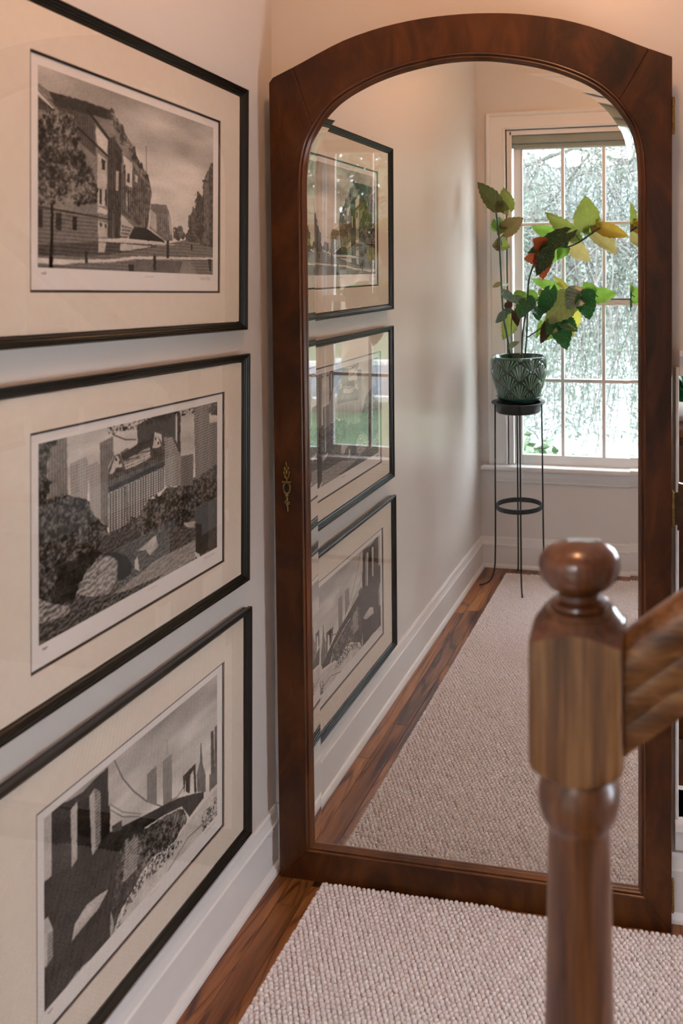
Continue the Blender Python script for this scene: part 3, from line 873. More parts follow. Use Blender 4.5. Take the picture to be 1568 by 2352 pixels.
# left stile: up to the seam, the shoulder belongs to it
lo_in = [q for q in li if q[1] <= SEAM_L]
hi_in = [q for q in IB if (q[0] < UC and q[1] > SEAM_L) or (q[0] >= UC and q[1] > SEAM_R)]
lo_in_r = [q for q in ri if q[1] <= SEAM_R]
lx = lo_in[-1]; rx = lo_in_r[0]
LSU, RSU = u0 + 0.062, u1 - 0.050
g = 0.0004
slab('stile', [(u0, 0), (iu0, ibz)] + lo_in[1:] + [(LSU - g, ou(LSU)), (u0 + 0.010, ou(u0 + 0.010)), (u0, ou(u0) - 0.008)], M['mahogany'])
slab('stile', [(u1, 0), (u1, ou(u1)), (RSU + g, ou(RSU))] + lo_in_r[:-1] + [(iu1, ibz)], M['mahogany'])
slab('bottom_rail', [(u0 + g, 0), (u1 - g, 0), (iu1, ibz - g), (iu0, ibz - g)], M['mahogany'])
arch = [(LSU, ou(LSU)), (lx[0], lx[1] + g)] + hi_in + [(rx[0], rx[1] + g), (RSU, ou(RSU))]
K = 26
arch += [(RSU + (LSU - RSU) * k / K, ou(RSU + (LSU - RSU) * k / K)) for k in range(1, K)]
slab('arched_rail', arch, M['mahogany'])
# moulding round the glass: bead, groove, bead and a sight edge
MP = [(0.0175, 0.006), (0.0175, -0.0005), (0.0160, -0.0028), (0.0138, -0.0032), (0.0118, -0.0012), (0.0110, 0.0022), (0.0098, 0.0022), (0.0085, -0.0004), (0.0062, -0.0008), (0.0035, 0.0022), (0.0022, 0.0075), (0.0006, 0.0085), (-0.001, 0.0125), (0.004, 0.020), (0.0175, 0.020)]
n = len(GO); path = []
for i in range(n):
    a = Vector(GO[i - 1]); b = Vector(GO[i]); c = Vector(GO[(i + 1) % n])
    e1 = (b - a).normalized(); e2 = (c - b).normalized()
    n1 = Vector((-e1.y, e1.x)); n2 = Vector((-e2.y, e2.x)); m = n1 + n2; m /= m.dot(n1)
    path.append(((b.x, 0, b.y), (m.x, 0, m.y), (0, 1, 0)))
MB().sweep(path, MP, closed_path=True).build('moulding', M['moulding'], mir, angle=35)
# silvered glass with a 20 mm bevel that turns the reflection half a degree inwards
ring_o = offset_loop(GO, 0.003); ring_i = offset_loop(GO, -0.0185)
yg = 0.0125; tilt = 0.0215 * math.tan(math.radians(2.4))
gl = MB(); nn = len(ring_o)
gl.add([(u, yg, v) for u, v in ring_i], [tuple(range(nn))])
mg = gl.build('mirror_glass', M['mirror'], mir)
bv = MB().add([(u, yg - tilt, v) for u, v in ring_o] + [(u, yg, v) for u, v in ring_i], [(k, (k + 1) % nn, nn + (k + 1) % nn, nn + k) for k in range(nn)])
bv.build('bevelled_edge', M['mirror'], mg, angle=30)
slab('back_panel', offset_loop(GO, 0.010), M['black'], 0.021, 0.0262)
# keyhole plate: oval ring, leafy sprays above and below
ex, ez = 0.0675, 0.978
es = MB()
for k in range(20):
    a0 = 2 * math.pi * k / 20
    es.ball((ex + 0.0088 * math.cos(a0), -0.001, ez + 0.0150 * math.sin(a0) * (1.0 if math.sin(a0) < 0 else 0.85)), (0.0026, 0.0022, 0.0026), 6, 4)
es.box((ex - 0.0098, -0.0028, ez + 0.0125), (ex + 0.0098, 0.0005, ez + 0.0155))
for sx in (-1, 1): es.ball((ex + sx * 0.0098, -0.001, ez + 0.0135), 0.0030, 6, 4)
for (dx, dz, r1, r2) in ((0, 0.0215, 0.0028, 0.006), (-0.004, 0.027, 0.0026, 0.006), (0.0045, 0.029, 0.0026, 0.006), (-0.0065, 0.036, 0.0024, 0.005), (0.0065, 0.037, 0.0024, 0.005), (0, 0.038, 0.003, 0.007), (-0.0045, 0.046, 0.0028, 0.005), (0.0045, 0.047, 0.0026, 0.005), (0.0, 0.053, 0.0024, 0.005), (-0.001, 0.060, 0.0022, 0.004),
                         (0, -0.0200, 0.0050, 0.0036), (0.0005, -0.028, 0.0028, 0.008), (-0.0035, -0.036, 0.0022, 0.005), (0.005, -0.038, 0.0022, 0.005), (0.001, -0.042, 0.0026, 0.006), (0.002, -0.050, 0.0024, 0.005), (0.002, -0.0565, 0.0019, 0.004)):
    es.ball((ex + dx, -0.0008, ez + dz), (r1, 0.0022, r2), 7, 5)
esc = es.build('keyhole_plate', M['brass'], mir, smooth=True); esc['label'] = 'small brass keyhole plate with leafy sprays'
kh = MB().add([(ex + 0.0072 * math.cos(2 * math.pi * k / 16), -0.0006, ez + 0.0125 * math.sin(2 * math.pi * k / 16)) for k in range(16)], [tuple(range(16))])
kh.build('keyhole', M['dark'], esc)
# three butt hinges on the right edge
for hi, (za, zb, open_leaf) in enumerate(((1.803, 1.884, False), (0.930, 1.012, True), (0.048, 0.128, False))):
    hx = u1 + 0.0030
    hb = MB(); L = (zb - za - 0.006) / 4
    for k in range(4):
        z = za + 0.003 + k * L
        hb.lathe([(0.0022, z + 0.0002), (0.0034, z + 0.0012), (0.0034, z + L - 0.0012), (0.0022, z + L - 0.0002)], 12, (hx, 0.002))
    hb.ball((hx, 0.002, za + 0.002), 0.0030, 8, 5); hb.ball((hx, 0.002, zb - 0.002), 0.0030, 8, 5)
    hg = hb.build('hinge', M['brass'], mir, angle=30)
    if open_leaf:
        lf = MB().box((hx + 0.002, 0.003, za + 0.004), (hx + 0.028, 0.0055, zb - 0.004))
        bevel(lf.build('hinge_leaf', M['bronze'], hg), 0.0006)
        bevel(MB().add([(hx + 0.009, 0.0058, za - 0.008), (hx + 0.030, 0.0058, za - 0.012), (hx + 0.030, 0.020, za - 0.012), (hx + 0.009, 0.020, za - 0.008),
                        (hx + 0.011, 0.0058, zb + 0.016), (hx + 0.030, 0.0058, zb + 0.012), (hx + 0.030, 0.020, zb + 0.012), (hx + 0.011, 0.020, zb + 0.016)],
                       [(0, 3, 2, 1), (4, 5, 6, 7), (0, 1, 5, 4), (1, 2, 6, 5), (2, 3, 7, 6), (3, 0, 4, 7)]).build('wood_scrap', M['mahogany'], hg), 0.001)

# ------------------------------------------------------------------ loop-pile rug, its near end widening into the landing
RZ = 0.0040
def rug_edge(x): return -0.1990 - 0.0105 * (x - 0.153)
RUG = [(0.153, -2.300), (0.838, -2.300), (0.838, -1.02), (1.75, -1.02), (1.75, rug_edge(1.75)), (0.153, rug_edge(0.153))]
rug = empty('rug', (0.5, -1.2, 0))
tag(rug, 'cream loop-pile runner rug on the wooden floor in front of the mirror', 'rug')
bm = bmesh.new()
f = bm.faces.new([bm.verts.new((x - 0.5, y + 1.2, 0.0006)) for x, y in RUG])
r = bmesh.ops.extrude_face_region(bm, geom=[f])
bmesh.ops.translate(bm, vec=(0, 0, RZ - 0.0006), verts=[q for q in r['geom'] if isinstance(q, bmesh.types.BMVert)])
bmesh.ops.recalc_face_normals(bm, faces=bm.faces)
me = bpy.data.meshes.new('backing'); bm.to_mesh(me); bm.free()
ob('backing', me, rug, M['jute'])
def rug_loops():
    px, py = 0.0122, 0.0104
    seg = 7
    ang = np.arange(seg) * 2 * np.pi / seg
    rings = [(1.0, -0.0012), (0.93, 0.0035), (0.60, 0.0066)]
    cs = []
    y = -2.296; row = 0
    while y < -0.19:
        off = 0.5 * px if row % 2 else 0
        xm = 0.835 if y < -1.025 else 1.745
        xs = np.arange(0.157 + off, xm, px)
        if off: xs = np.append(xs, 0.1575)
        xs = np.append(xs, xm)
        ok = y < rug_edge(xs) - 0.002
        cs.append(np.stack([xs[ok], np.full(ok.sum(), y)], -1)); y += py; row += 1
    c = np.concatenate(cs); N = len(c)
    rs = np.random.RandomState(5)
    c = c + rs.uniform(-0.0009, 0.0009, c.shape)
    th = rs.uniform(-0.25, 0.25, N); sx = 0.0063 * rs.uniform(0.9, 1.1, N); sy = 0.0052 * rs.uniform(0.9, 1.1, N); hh = rs.uniform(0.8, 1.25, N)
    V = np.empty((N, seg * 3 + 1, 3), np.float32)
    ct, st = np.cos(th)[:, None], np.sin(th)[:, None]
    for k, (rr, z) in enumerate(rings):
        lx = np.cos(ang)[None] * rr * sx[:, None]; ly = np.sin(ang)[None] * rr * sy[:, None]
        V[:, k * seg:(k + 1) * seg, 0] = c[:, :1] + lx * ct - ly * st - 0.5
        V[:, k * seg:(k + 1) * seg, 1] = c[:, 1:] + lx * st + ly * ct + 1.2
        V[:, k * seg:(k + 1) * seg, 2] = RZ + z * hh[:, None]
    V[:, -1, 0] = c[:, 0] - 0.5; V[:, -1, 1] = c[:, 1] + 1.2; V[:, -1, 2] = RZ + 0.0074 * hh
    tri = []
    for k in range(2):
        for i in range(seg):
            j = (i + 1) % seg
            tri += [(k * seg + i, k * seg + j, (k + 1) * seg + j), (k * seg + i, (k + 1) * seg + j, (k + 1) * seg + i)]
    for i in range(seg): tri.append((2 * seg + i, 2 * seg + (i + 1) % seg, 3 * seg))
    tri = np.array(tri, np.int32)
    F = (tri[None] + (np.arange(N) * (seg * 3 + 1))[:, None, None]).reshape(-1, 3)
    me = bpy.data.meshes.new('loop_pile')
    me.vertices.add(V.shape[0] * V.shape[1]); me.vertices.foreach_set('co', V.ravel())
    me.loops.add(len(F) * 3); me.polygons.add(len(F))
    me.loops.foreach_set('vertex_index', F.ravel().astype(np.int32))
    me.polygons.foreach_set('loop_start', np.arange(0, len(F) * 3, 3, dtype=np.int32))
    me.update(calc_edges=True); me.shade_smooth()
    return me
ob('loop_pile', rug_loops(), rug, M['rug'], 'stuff')

# ------------------------------------------------------------------ newel post and handrail
NX, NY, HB = 0.9040, -1.2962, 0.0443
newel = empty('newel_post', (NX, NY, 0))
tag(newel, 'varnished oak newel post with a mushroom cap, blurred in the foreground', 'newel post')
cap = [(0.0, 1.1480), (0.0190, 1.1480), (0.0198, 1.1540), (0.0225, 1.1560), (0.0310, 1.1610), (0.0385, 1.1695), (0.0410, 1.1800), (0.0400, 1.1875), (0.0350, 1.1950), (0.0260, 1.2010), (0.0140, 1.2042), (0.0, 1.2050)]
MB().lathe(cap, 40, cap=False).build('mushroom_cap', M['oak_turned'], newel, smooth=True)
# square block whose top is turned to a cone: square and circle intersect in the arched shoulders
CONE = [(0.0185, 1.1550), (0.0198, 1.1520), (0.0205, 1.1480), (0.0240, 1.1470), (0.0285, 1.1450), (0.0297, 1.1425), (0.0285, 1.1405), (0.0340, 1.1393), (0.0368, 1.1362), (0.0364, 1.1347), (0.0395, 1.1320), (0.0420, 1.1290), (0.0443, 1.1256), (0.0500, 1.1222), (0.0565, 1.1188), (0.0660, 1.1130)]
def block(part):
    """part 0: flat-sided block under the arched shoulders; part 1: the turned shoulders above them"""
    mb = MB(); N = 128; rows = []
    for k in range(N):
        a = 2 * math.pi * (k + 0.5) / N
        sq = HB / max(abs(math.cos(a)), abs(math.sin(a)))
        # where the cone meets this side of the square
        zi = CONE[-1][1]
        for (r0, z0), (r1, z1) in zip(CONE[:-1], CONE[1:]):
            if r0 < sq <= r1 and r1 > 0.0442: zi = z0 + (z1 - z0) * (sq - r0) / (r1 - r0); break
        if part:
            col = [(min(r, sq), max(z, zi)) for r, z in CONE]
        else:
            col = [(sq, zi), (sq, 1.0000)] + [(min(r, sq), z) for r, z in ((0.0560, 0.9905), (0.0500, 0.9850), (0.0443, 0.9800), (0.0360, 0.9755))]
        rows.append([(r * math.cos(a), r * math.sin(a), z) for r, z in col])
    n = len(rows[0])
    for k in range(N): mb.v += rows[k]
    for k in range(N):
        k2 = (k + 1) % N
        for i in range(n - 1): mb.f.append((k * n + i, k * n + i + 1, k2 * n + i + 1, k2 * n + i))
    return mb
bk = block(0).build('block', M['oak'], newel, angle=28)
block(1).build('turned_shoulder', M['oak_turned'], bk, angle=28)
shaft = [(0.0330, 0.9770), (0.0388, 0.9680), (0.0411, 0.9550), (0.0409, 0.9440), (0.0378, 0.9315), (0.0330, 0.9240), (0.0310, 0.9195), (0.0308, 0.9120), (0.0317, 0.8800), (0.0332, 0.8000), (0.0348, 0.7200), (0.0355, 0.6400), (0.0345, 0.5500), (0.0330, 0.5200), (0.0385, 0.5050), (0.0385, 0.4900), (0.0340, 0.4800)]
MB().lathe(shaft, 40).build('turned_shaft', M['oak_shaft'], newel, angle=40)
bevel(MB().box((-HB, -HB, 0.0), (HB, HB, 0.4795)).build('base_block', M['oak'], newel), 0.003)
# handrail: climbs away to the right with the stairs
SL = math.tan(math.radians(38.5))
HRX = NX + HB + 0.001
hr = empty('handrail', (HRX, NY, 1.062))
tag(hr, 'moulded oak handrail climbing right from the newel post', 'handrail')
rp = [(-0.018, -0.050), (0.018, -0.050), (0.021, -0.040), (0.019, -0.026), (0.0235, -0.018), (0.026, -0.009), (0.0235, 0.000), (0.028, 0.010), (0.0295, 0.022), (0.026, 0.034), (0.017, 0.0425), (0.0, 0.046),
      (-0.017, 0.0425), (-0.026, 0.034), (-0.0295, 0.022), (-0.028, 0.010), (-0.0235, 0.000), (-0.026, -0.009), (-0.0235, -0.018), (-0.019, -0.026), (-0.021, -0.040)]
ca = math.cos(math.radians(38.5))
rp = [(a, b / ca * 0.95) for a, b in rp]
MB().sweep([((0, 0, 0), (0, 1, 0), (0, 0, 1)), ((1.45, 0, 1.45 * SL), (0, 1, 0), (0, 0, 1))], rp).build('rail', M['oak_rail'], hr, angle=35)
# stairs and balusters carry the rail, right of the frame
st = empty('staircase', (0.962, NY, 0), None, 'structure')
for k in range(6):
    x = 0.02 + k * 0.245; z = (k + 1) * 0.192
    bevel(MB().box((x, -1.06, z - 0.03), (x + 0.275, 0.045, z)).build('tread', M['oak_rail'], st), 0.006)
    MB().box((x + 0.022, -1.06, z - 0.192), (x + 0.04, 0.03, z - 0.03)).build('riser', M['trim'], st)
bal_me = None
for k in range(1, 6):
    x = 0.02 + k * 0.245 + 0.13; zb = (k + 1) * 0.192; zt = 1.062 + (x + 0.962 - HRX) * SL - 0.06
    mb = MB().lathe([(0.016, zb), (0.016, zb + 0.18), (0.010, zb + 0.2), (0.017, zb + 0.25), (0.011, zb + 0.45), (0.009, zt + 0.02)], 14, (x, 0))
    o = mb.build('baluster', M['trim'], st, angle=40)
LEAVES= [[0.156,-2.136,1.786,0.067,-2.145,1.906,0.065,"od"],[0.162,-2.129,1.786,0.217,-2.134,1.78,0.05,"od"],[0.196,-2.232,1.784,0.166,-2.262,1.886,0.061,"og"],[0.135,-2.198,1.793,0.108,-2.188,1.83,0.024,"gr"],[0.147,-2.204,1.691,0.148,-2.252,1.755,0.061,"lg"],[0.175,-2.214,1.673,0.26,-2.256,1.744,0.066,"ob"],[0.139,-2.228,1.694,0.1,-2.288,1.725,0.032,"lg"],[0.152,-2.226,1.61,0.2,-2.204,1.607,0.056,"og"],[0.158,-2.202,1.61,0.124,-2.191,1.615,0.048,"ob"],[0.169,-2.203,1.432,0.189,-2.254,1.433,0.017,"og"],[0.152,-2.223,1.431,0.112,-2.23,1.416,0.018,"ob"],[0.193,-2.116,1.39,0.274,-2.05,1.347,0.032,"sv"],[0.247,-2.11,1.372,0.291,-2.121,1.362,0.027,"sv"],[0.192,-2.121,1.3,0.162,-2.074,1.256,0.032,"sv"],[0.196,-2.125,1.305,0.243,-2.127,1.305,0.023,"sv"],[0.206,-2.216,1.276,0.156,-2.277,1.17,0.061,"og"],[0.222,-2.108,1.149,0.274,-2.041,1.174,0.024,"od"],[0.236,-2.213,1.36,0.272,-2.253,1.391,0.049,"lg"],[0.293,-2.199,1.387,0.343,-2.211,1.363,0.05,"lg"],[0.299,-2.11,1.357,0.28,-2.045,1.274,0.069,"dg"],[0.301,-2.125,1.361,0.345,-2.103,1.337,0.057,"dg"],[0.241,-2.121,1.302,0.261,-2.098,1.24,0.032,"br"],[0.204,-2.138,1.345,0.217,-2.128,1.307,0.032,"br"],[0.407,-2.112,1.405,0.346,-2.128,1.282,0.064,"dg"],[0.483,-2.143,1.381,0.392,-2.1,1.255,0.106,"ov"],[0.554,-2.134,1.384,0.489,-2.1,1.324,0.085,"sv"],[0.553,-2.126,1.376,0.589,-2.112,1.271,0.074,"dg"],[0.598,-2.105,1.366,0.553,-2.106,1.402,0.048,"dg"],[0.593,-2.218,1.386,0.696,-2.268,1.382,0.06,"lg"],[0.591,-2.21,1.393,0.547,-2.252,1.434,0.043,"lg"],[0.562,-2.221,1.413,0.513,-2.216,1.411,0.016,"lg"],[0.436,-2.222,1.415,0.297,-2.236,1.454,0.041,"lg"],[0.466,-2.199,1.411,0.4,-2.259,1.474,0.027,"ye"],[0.484,-2.232,1.308,0.512,-2.28,1.217,0.082,"ye"],[0.36,-2.204,1.376,0.342,-2.213,1.405,0.032,"ye"],[0.451,-2.136,1.269,0.483,-2.122,1.132,0.08,"dg"],[0.464,-2.138,1.279,0.534,-2.112,1.218,0.059,"dg"],[0.432,-2.143,1.274,0.398,-2.094,1.205,0.065,"dg"],[0.415,-2.199,1.221,0.38,-2.174,1.17,0.047,"lg"],[0.474,-2.206,1.223,0.506,-2.18,1.189,0.038,"ye"],[0.392,-2.144,1.253,0.363,-2.135,1.157,0.042,"br"],[0.358,-2.196,1.254,0.33,-2.189,1.176,0.027,"lg"],[0.35,-2.129,1.328,0.365,-2.054,1.273,0.054,"dg"],[0.508,-2.21,1.668,0.377,-2.198,1.76,0.063,"og"],[0.42,-2.223,1.668,0.302,-2.274,1.702,0.05,"lg"],[0.485,-2.127,1.664,0.31,-2.134,1.576,0.069,"dk"],[0.369,-2.13,1.606,0.342,-2.054,1.642,0.059,"rd"],[0.382,-2.132,1.575,0.283,-2.151,1.548,0.064,"rd"],[0.356,-2.143,1.563,0.371,-2.146,1.454,0.067,"rd"],[0.399,-2.114,1.585,0.351,-2.097,1.473,0.057,"dk"],[0.44,-2.223,1.6,0.369,-2.284,1.521,0.059,"lg"],[0.479,-2.196,1.601,0.431,-2.223,1.546,0.043,"lg"],[0.467,-2.137,1.608,0.484,-2.151,1.648,0.04,"dg"],[0.498,-2.233,1.622,0.577,-2.286,1.534,0.061,"op"],[0.532,-2.208,1.63,0.484,-2.263,1.662,0.048,"lg"],[0.503,-2.233,1.66,0.536,-2.254,1.687,0.031,"og"],[0.583,-2.225,1.701,0.566,-2.195,1.833,0.097,"og"],[0.592,-2.23,1.674,0.554,-2.247,1.719,0.054,"lg"],[0.632,-2.204,1.694,0.612,-2.233,1.735,0.022,"ye"],[0.633,-2.196,1.692,0.757,-2.218,1.648,0.058,"or"],[0.597,-2.225,1.661,0.704,-2.254,1.569,0.071,"op"],[0.354,-2.234,1.504,0.354,-2.261,1.441,0.028,"pk"]]
STEMS= [[[[0.209,-2.175,1.08],[0.195,-2.175,1.192],[0.179,-2.175,1.271],[0.172,-2.175,1.375],[0.166,-2.175,1.531],[0.162,-2.175,1.635],[0.154,-2.175,1.713],[0.146,-2.175,1.788]],0.0048],[[[0.279,-2.175,1.081],[0.29,-2.175,1.219],[0.293,-2.175,1.349],[0.3,-2.175,1.447],[0.324,-2.175,1.52],[0.361,-2.175,1.581],[0.434,-2.175,1.603],[0.481,-2.175,1.602],[0.537,-2.175,1.624],[0.596,-2.175,1.664],[0.634,-2.175,1.689]],0.0042],[[[0.264,-2.175,1.081],[0.269,-2.175,1.193],[0.28,-2.175,1.271],[0.289,-2.175,1.333]],0.004],[[[0.291,-2.175,1.183],[0.338,-2.175,1.214],[0.385,-2.175,1.251]],0.003],[[[0.214,-2.175,1.08],[0.217,-2.175,1.26],[0.23,-2.175,1.302]],0.0028],[[[0.296,-2.175,1.333],[0.344,-2.175,1.359],[0.392,-2.175,1.4],[0.474,-2.175,1.379],[0.546,-2.175,1.379],[0.598,-2.175,1.387],[0.623,-2.175,1.372]],0.003],[[[0.596,-2.175,1.664],[0.59,-2.175,1.699]],0.002],[[[0.54,-2.175,1.63],[0.512,-2.175,1.668]],0.002],[[[0.166,-2.175,1.646],[0.184,-2.175,1.67]],0.002],[[[0.385,-2.175,1.251],[0.427,-2.175,1.272],[0.458,-2.175,1.277]],0.002],[[[0.474,-2.175,1.379],[0.492,-2.175,1.31]],0.002],[[[0.324,-2.175,1.52],[0.34,-2.175,1.563],[0.374,-2.175,1.575]],0.002],[[[0.208,-2.175,1.78],[0.148,-2.175,1.77]],0.002]]

# ------------------------------------------------------------------ plant stand, saucer, pot, plant
PX, PY = 0.246, -2.175
stand = empty('plant_stand', (PX, PY, 0))
tag(stand, 'slender black iron plant stand in the window corner, seen in the mirror', 'plant stand')
MB().lathe([(0.0, 0.830), (0.098, 0.830), (0.1045, 0.836), (0.1055, 0.872), (0.126, 0.8755), (0.1285, 0.8790), (0.126, 0.8815), (0.104, 0.8790), (0.102, 0.840), (0.0, 0.838)], 48, cap=False).build('dish', M['iron'], stand, angle=35)
MB().lathe([(0.105, 0.372), (0.109, 0.372), (0.109, 0.394), (0.105, 0.394), (0.105, 0.372)], 48, cap=False).build('ring', M['iron'], stand, angle=30)
for k, (dx, dy) in enumerate(((0.252, 0.968), (-0.968, 0.252), (-0.252, -0.968), (0.968, -0.252))):
    pts = []
    for r, z in ((0.1095, 0.874), (0.1115, 0.62), (0.1125, 0.385), (0.114, 0.20), (0.117, 0.105), (0.122, 0.07), (0.131, 0.042), (0.146, 0.022), (0.168, 0.011), (0.192, 0.0065)):
        pts.append((dx * r, dy * r, z + (RZ + 0.0085 if k in (0, 3) and z < 0.03 else 0)))
    MB().tube(pts, [0.0040] * 9 + [0.0046], 8).build('leg', M['iron'], stand, smooth=True)

sau = empty('saucer', (PX + 0.004, PY, 0.8820))
tag(sau, 'shallow green glazed saucer under the patterned pot', 'saucer')
MB().lathe([(0.0, 0.0), (0.082, 0.0), (0.090, 0.004), (0.103, 0.018), (0.108, 0.025), (0.1085, 0.0275), (0.105, 0.0275), (0.098, 0.017), (0.086, 0.007), (0.0, 0.006)], 56, cap=False).build('dish', M['glaze_plain'], sau, smooth=True)

pot = empty('flower_pot', (PX + 0.004, PY, 0.8890))
tag(pot, 'green glazed pot with raised scalloped fan relief on the iron stand', 'flower pot')
def pot_mesh():
    """wall of the pot with overlapping rows of ribbed fans modelled into it"""
    H = 0.205; NS, NZ = 520, 170
    th = np.linspace(0, 2 * np.pi, NS, endpoint=False); zz = np.linspace(0.0, H, NZ)
    T, Z = np.meshgrid(th, zz)
    s = Z / H
    R = 0.089 + 0.038 * np.clip(s / 0.62, 0, 1) ** 0.9 + 0.0015 * s - 0.002 * np.clip((s - 0.8) / 0.2, 0, 1)
    nf = 7; fw = 2 * np.pi / nf; rowh = 0.0445
    rel = np.zeros_like(T); hgt = np.zeros_like(T)
    best = np.full_like(T, -1)
    for row in range(-1, 6):                       # lower rows lie over the upper ones
        z0 = -0.030 + row * rowh
        off = 0.5 * fw * (row % 2)
        dth = (T - off + fw / 2) % fw - fw / 2
        x = dth * 0.122; y = Z - z0
        rad = np.hypot(x / 0.0545, y / 0.078)
        inside = (rad < 1.0) & (y > 0)
        ang = np.arctan2(x, y + 0.004)
        rib = 0.5 + 0.5 * np.cos((ang * 23.0) + np.sign(ang) * rad * 2.2)
        rib = rib ** 1.6
        rim = np.exp(-((rad - 0.95) / 0.045) ** 2)
        stem = np.exp(-(x / 0.0030) ** 2) * (rad < 0.93)
        v = np.maximum(np.maximum(rib * np.clip(1.25 - 0.45 * rad, 0, 1) * (rad < 0.90), 0.15 * rim), stem * 0.95)
        edge = np.clip((1.0 - rad) * 12, 0, 1)
        take = inside & (best < 0)
        rel[take] = v[take]
        hgt[take] = (v * 0.0030 + 0.0020 * edge * (1.0 - 0.5 * rad))[take]
        best[take] = row
    lip = s > 0.962
    rel[lip] = 0.55; hgt[lip] = 0.0022
    R2 = R + hgt
    co = np.stack([R2 * np.cos(T), R2 * np.sin(T), Z], -1).reshape(-1, 3)
    v = [tuple(q) for q in co]
    f = []
    for i in range(NZ - 1):
        for k in range(NS):
            k2 = (k + 1) % NS
            f.append((i * NS + k, i * NS + k2, (i + 1) * NS + k2, (i + 1) * NS + k))
    # rounded lip and inside, down to the soil, and the base
    relv = list(rel.ravel())
    prev = (NZ - 1) * NS
    for r, z, rv in ((0.1245, H + 0.0025, 0.75), (0.1215, H + 0.002, 0.5), (0.1195, H - 0.003, 0.2), (0.116, H - 0.05, 0.1), (0.0, H - 0.055, 0.1)):
        b = len(v)
        for k in range(NS): v.append((r * math.cos(th[k]), r * math.sin(th[k]), z)); relv.append(rv)
        for k in range(NS):
            k2 = (k + 1) % NS
            f.append((prev + k, prev + k2, b + k2, b + k))
        prev = b
    f.append(tuple(reversed(range(NS))))
    me = bpy.data.meshes.new('body'); me.from_pydata(v, [], f)
    a = me.attributes.new('relief', 'FLOAT', 'POINT'); a.data.foreach_set('value', np.array(relv, np.float32))
    me.shade_smooth()
    return me
ob('body', pot_mesh(), pot, M['glaze'])
sm = MB(); rs = random.Random(3)
for i in range(9):
    r = 0.1165 * i / 8
    for k in range(24): sm.v.append((r * math.cos(k * math.pi / 12), r * math.sin(k * math.pi / 12), 0.168 + rs.uniform(-0.004, 0.004) + (0.004 if i < 6 else 0)))
for i in range(8):
    for k in range(24): sm.f.append((i * 24 + k, i * 24 + (k + 1) % 24, (i + 1) * 24 + (k + 1) % 24, (i + 1) * 24 + k))
sm.build('soil', M['soil'], pot, smooth=True)

beg = empty('cane_begonia', (PX + 0.004, PY, 1.060))
tag(beg, 'tall cane begonia with pointed green and bronze leaves before the window', 'houseplant')
def rel(p): return (p[0] - PX - 0.004, p[1] - PY, p[2] - 1.060)
for i, (pts, r) in enumerate(STEMS):
    p = [rel(q) for q in pts]
    # smooth the cane and thicken it at the nodes
    pp, rr = [], []
    for k in range(len(p) - 1):
        a, b = Vector(p[k]), Vector(p[k + 1])
        t0 = (b - Vector(p[k - 1])) * 0.5 if k else (b - a)
        t1 = (Vector(p[k + 2]) - a) * 0.5 if k + 2 < len(p) else (b - a)
        for q in range(6):
            s = q / 6
            pp.append(a * (2 * s**3 - 3 * s**2 + 1) + t0 * (s**3 - 2 * s**2 + s) + b * (3 * s**2 - 2 * s**3) + t1 * (s**3 - s**2)); rr.append(r * (1.18 if q == 0 and r > 0.0025 else 1.0))
    pp.append(Vector(p[-1])); rr.append(r)
    MB().tube(pp, rr, 8).build('cane' if i < 6 else 'leaf_stalk', M['twig'] if i in (2, 3) else M['cane'], beg, smooth=True)

def leaf_mesh(L, W, rs, fold):
    """angel-wing blade lying in the xz plane, base at the origin, tip at +z; a real outline with teeth"""
    NI, NJ = 13, 4
    v, f, uv = [], [], []
    skew = rs.uniform(0.12, 0.28) * rs.choice((-1, 1))
    curl = rs.uniform(-0.18, 0.22); wave = rs.uniform(0.02, 0.05)
    for i in range(NI + 1):
        s = i / NI
        base = math.sin(math.pi * min(1, s ** 0.62)) ** 0.85 if s < 1 else 0.0
        w = 0.5 * W * (base * (1.0 - 0.22 * s) * 1.06 + 0.0)
        if i == 0: w = 0.10 * W
        for j in range(-NJ, NJ + 1):
            t = j / NJ
            side = w * (1 + (skew if t > 0 else -skew))
            tooth = (0.05 * W * (i % 2) if abs(j) == NJ and 0 < i < NI else 0)
            x = t * side + (tooth if t > 0 else -tooth)
            lobe = -0.16 * L * (abs(t) ** 1.5) * max(0, 1 - s * 3.0) * (1 + (0.7 if (t > 0) == (skew > 0) else 0))
            z = s * L + lobe
            y = abs(x) * fold + curl * L * s * s * 0.5 + wave * W * math.sin(s * 9 + j) * abs(t)
            # quilted between the side veins
            y += 0.012 * W * math.sin((s - abs(t) * 0.375) * 6 * 2 * math.pi) * (1 if 0 < abs(t) < 1 else 0)
            v.append((x, y, z)); uv.append((0.5 + 0.5 * t, s))
    row = 2 * NJ + 1
    for i in range(NI):
        for j in range(row - 1):
            f.append((i * row + j, i * row + j + 1, (i + 1) * row + j + 1, (i + 1) * row + j))
    me = bpy.data.meshes.new('leaf'); me.from_pydata(v, [], f)
    ul = me.uv_layers.new(name='UVMap')
    for lp in me.loops: ul.data[lp.index].uv = uv[lp.vertex_index]
    me.shade_smooth()
    return me
rs = random.Random(21)
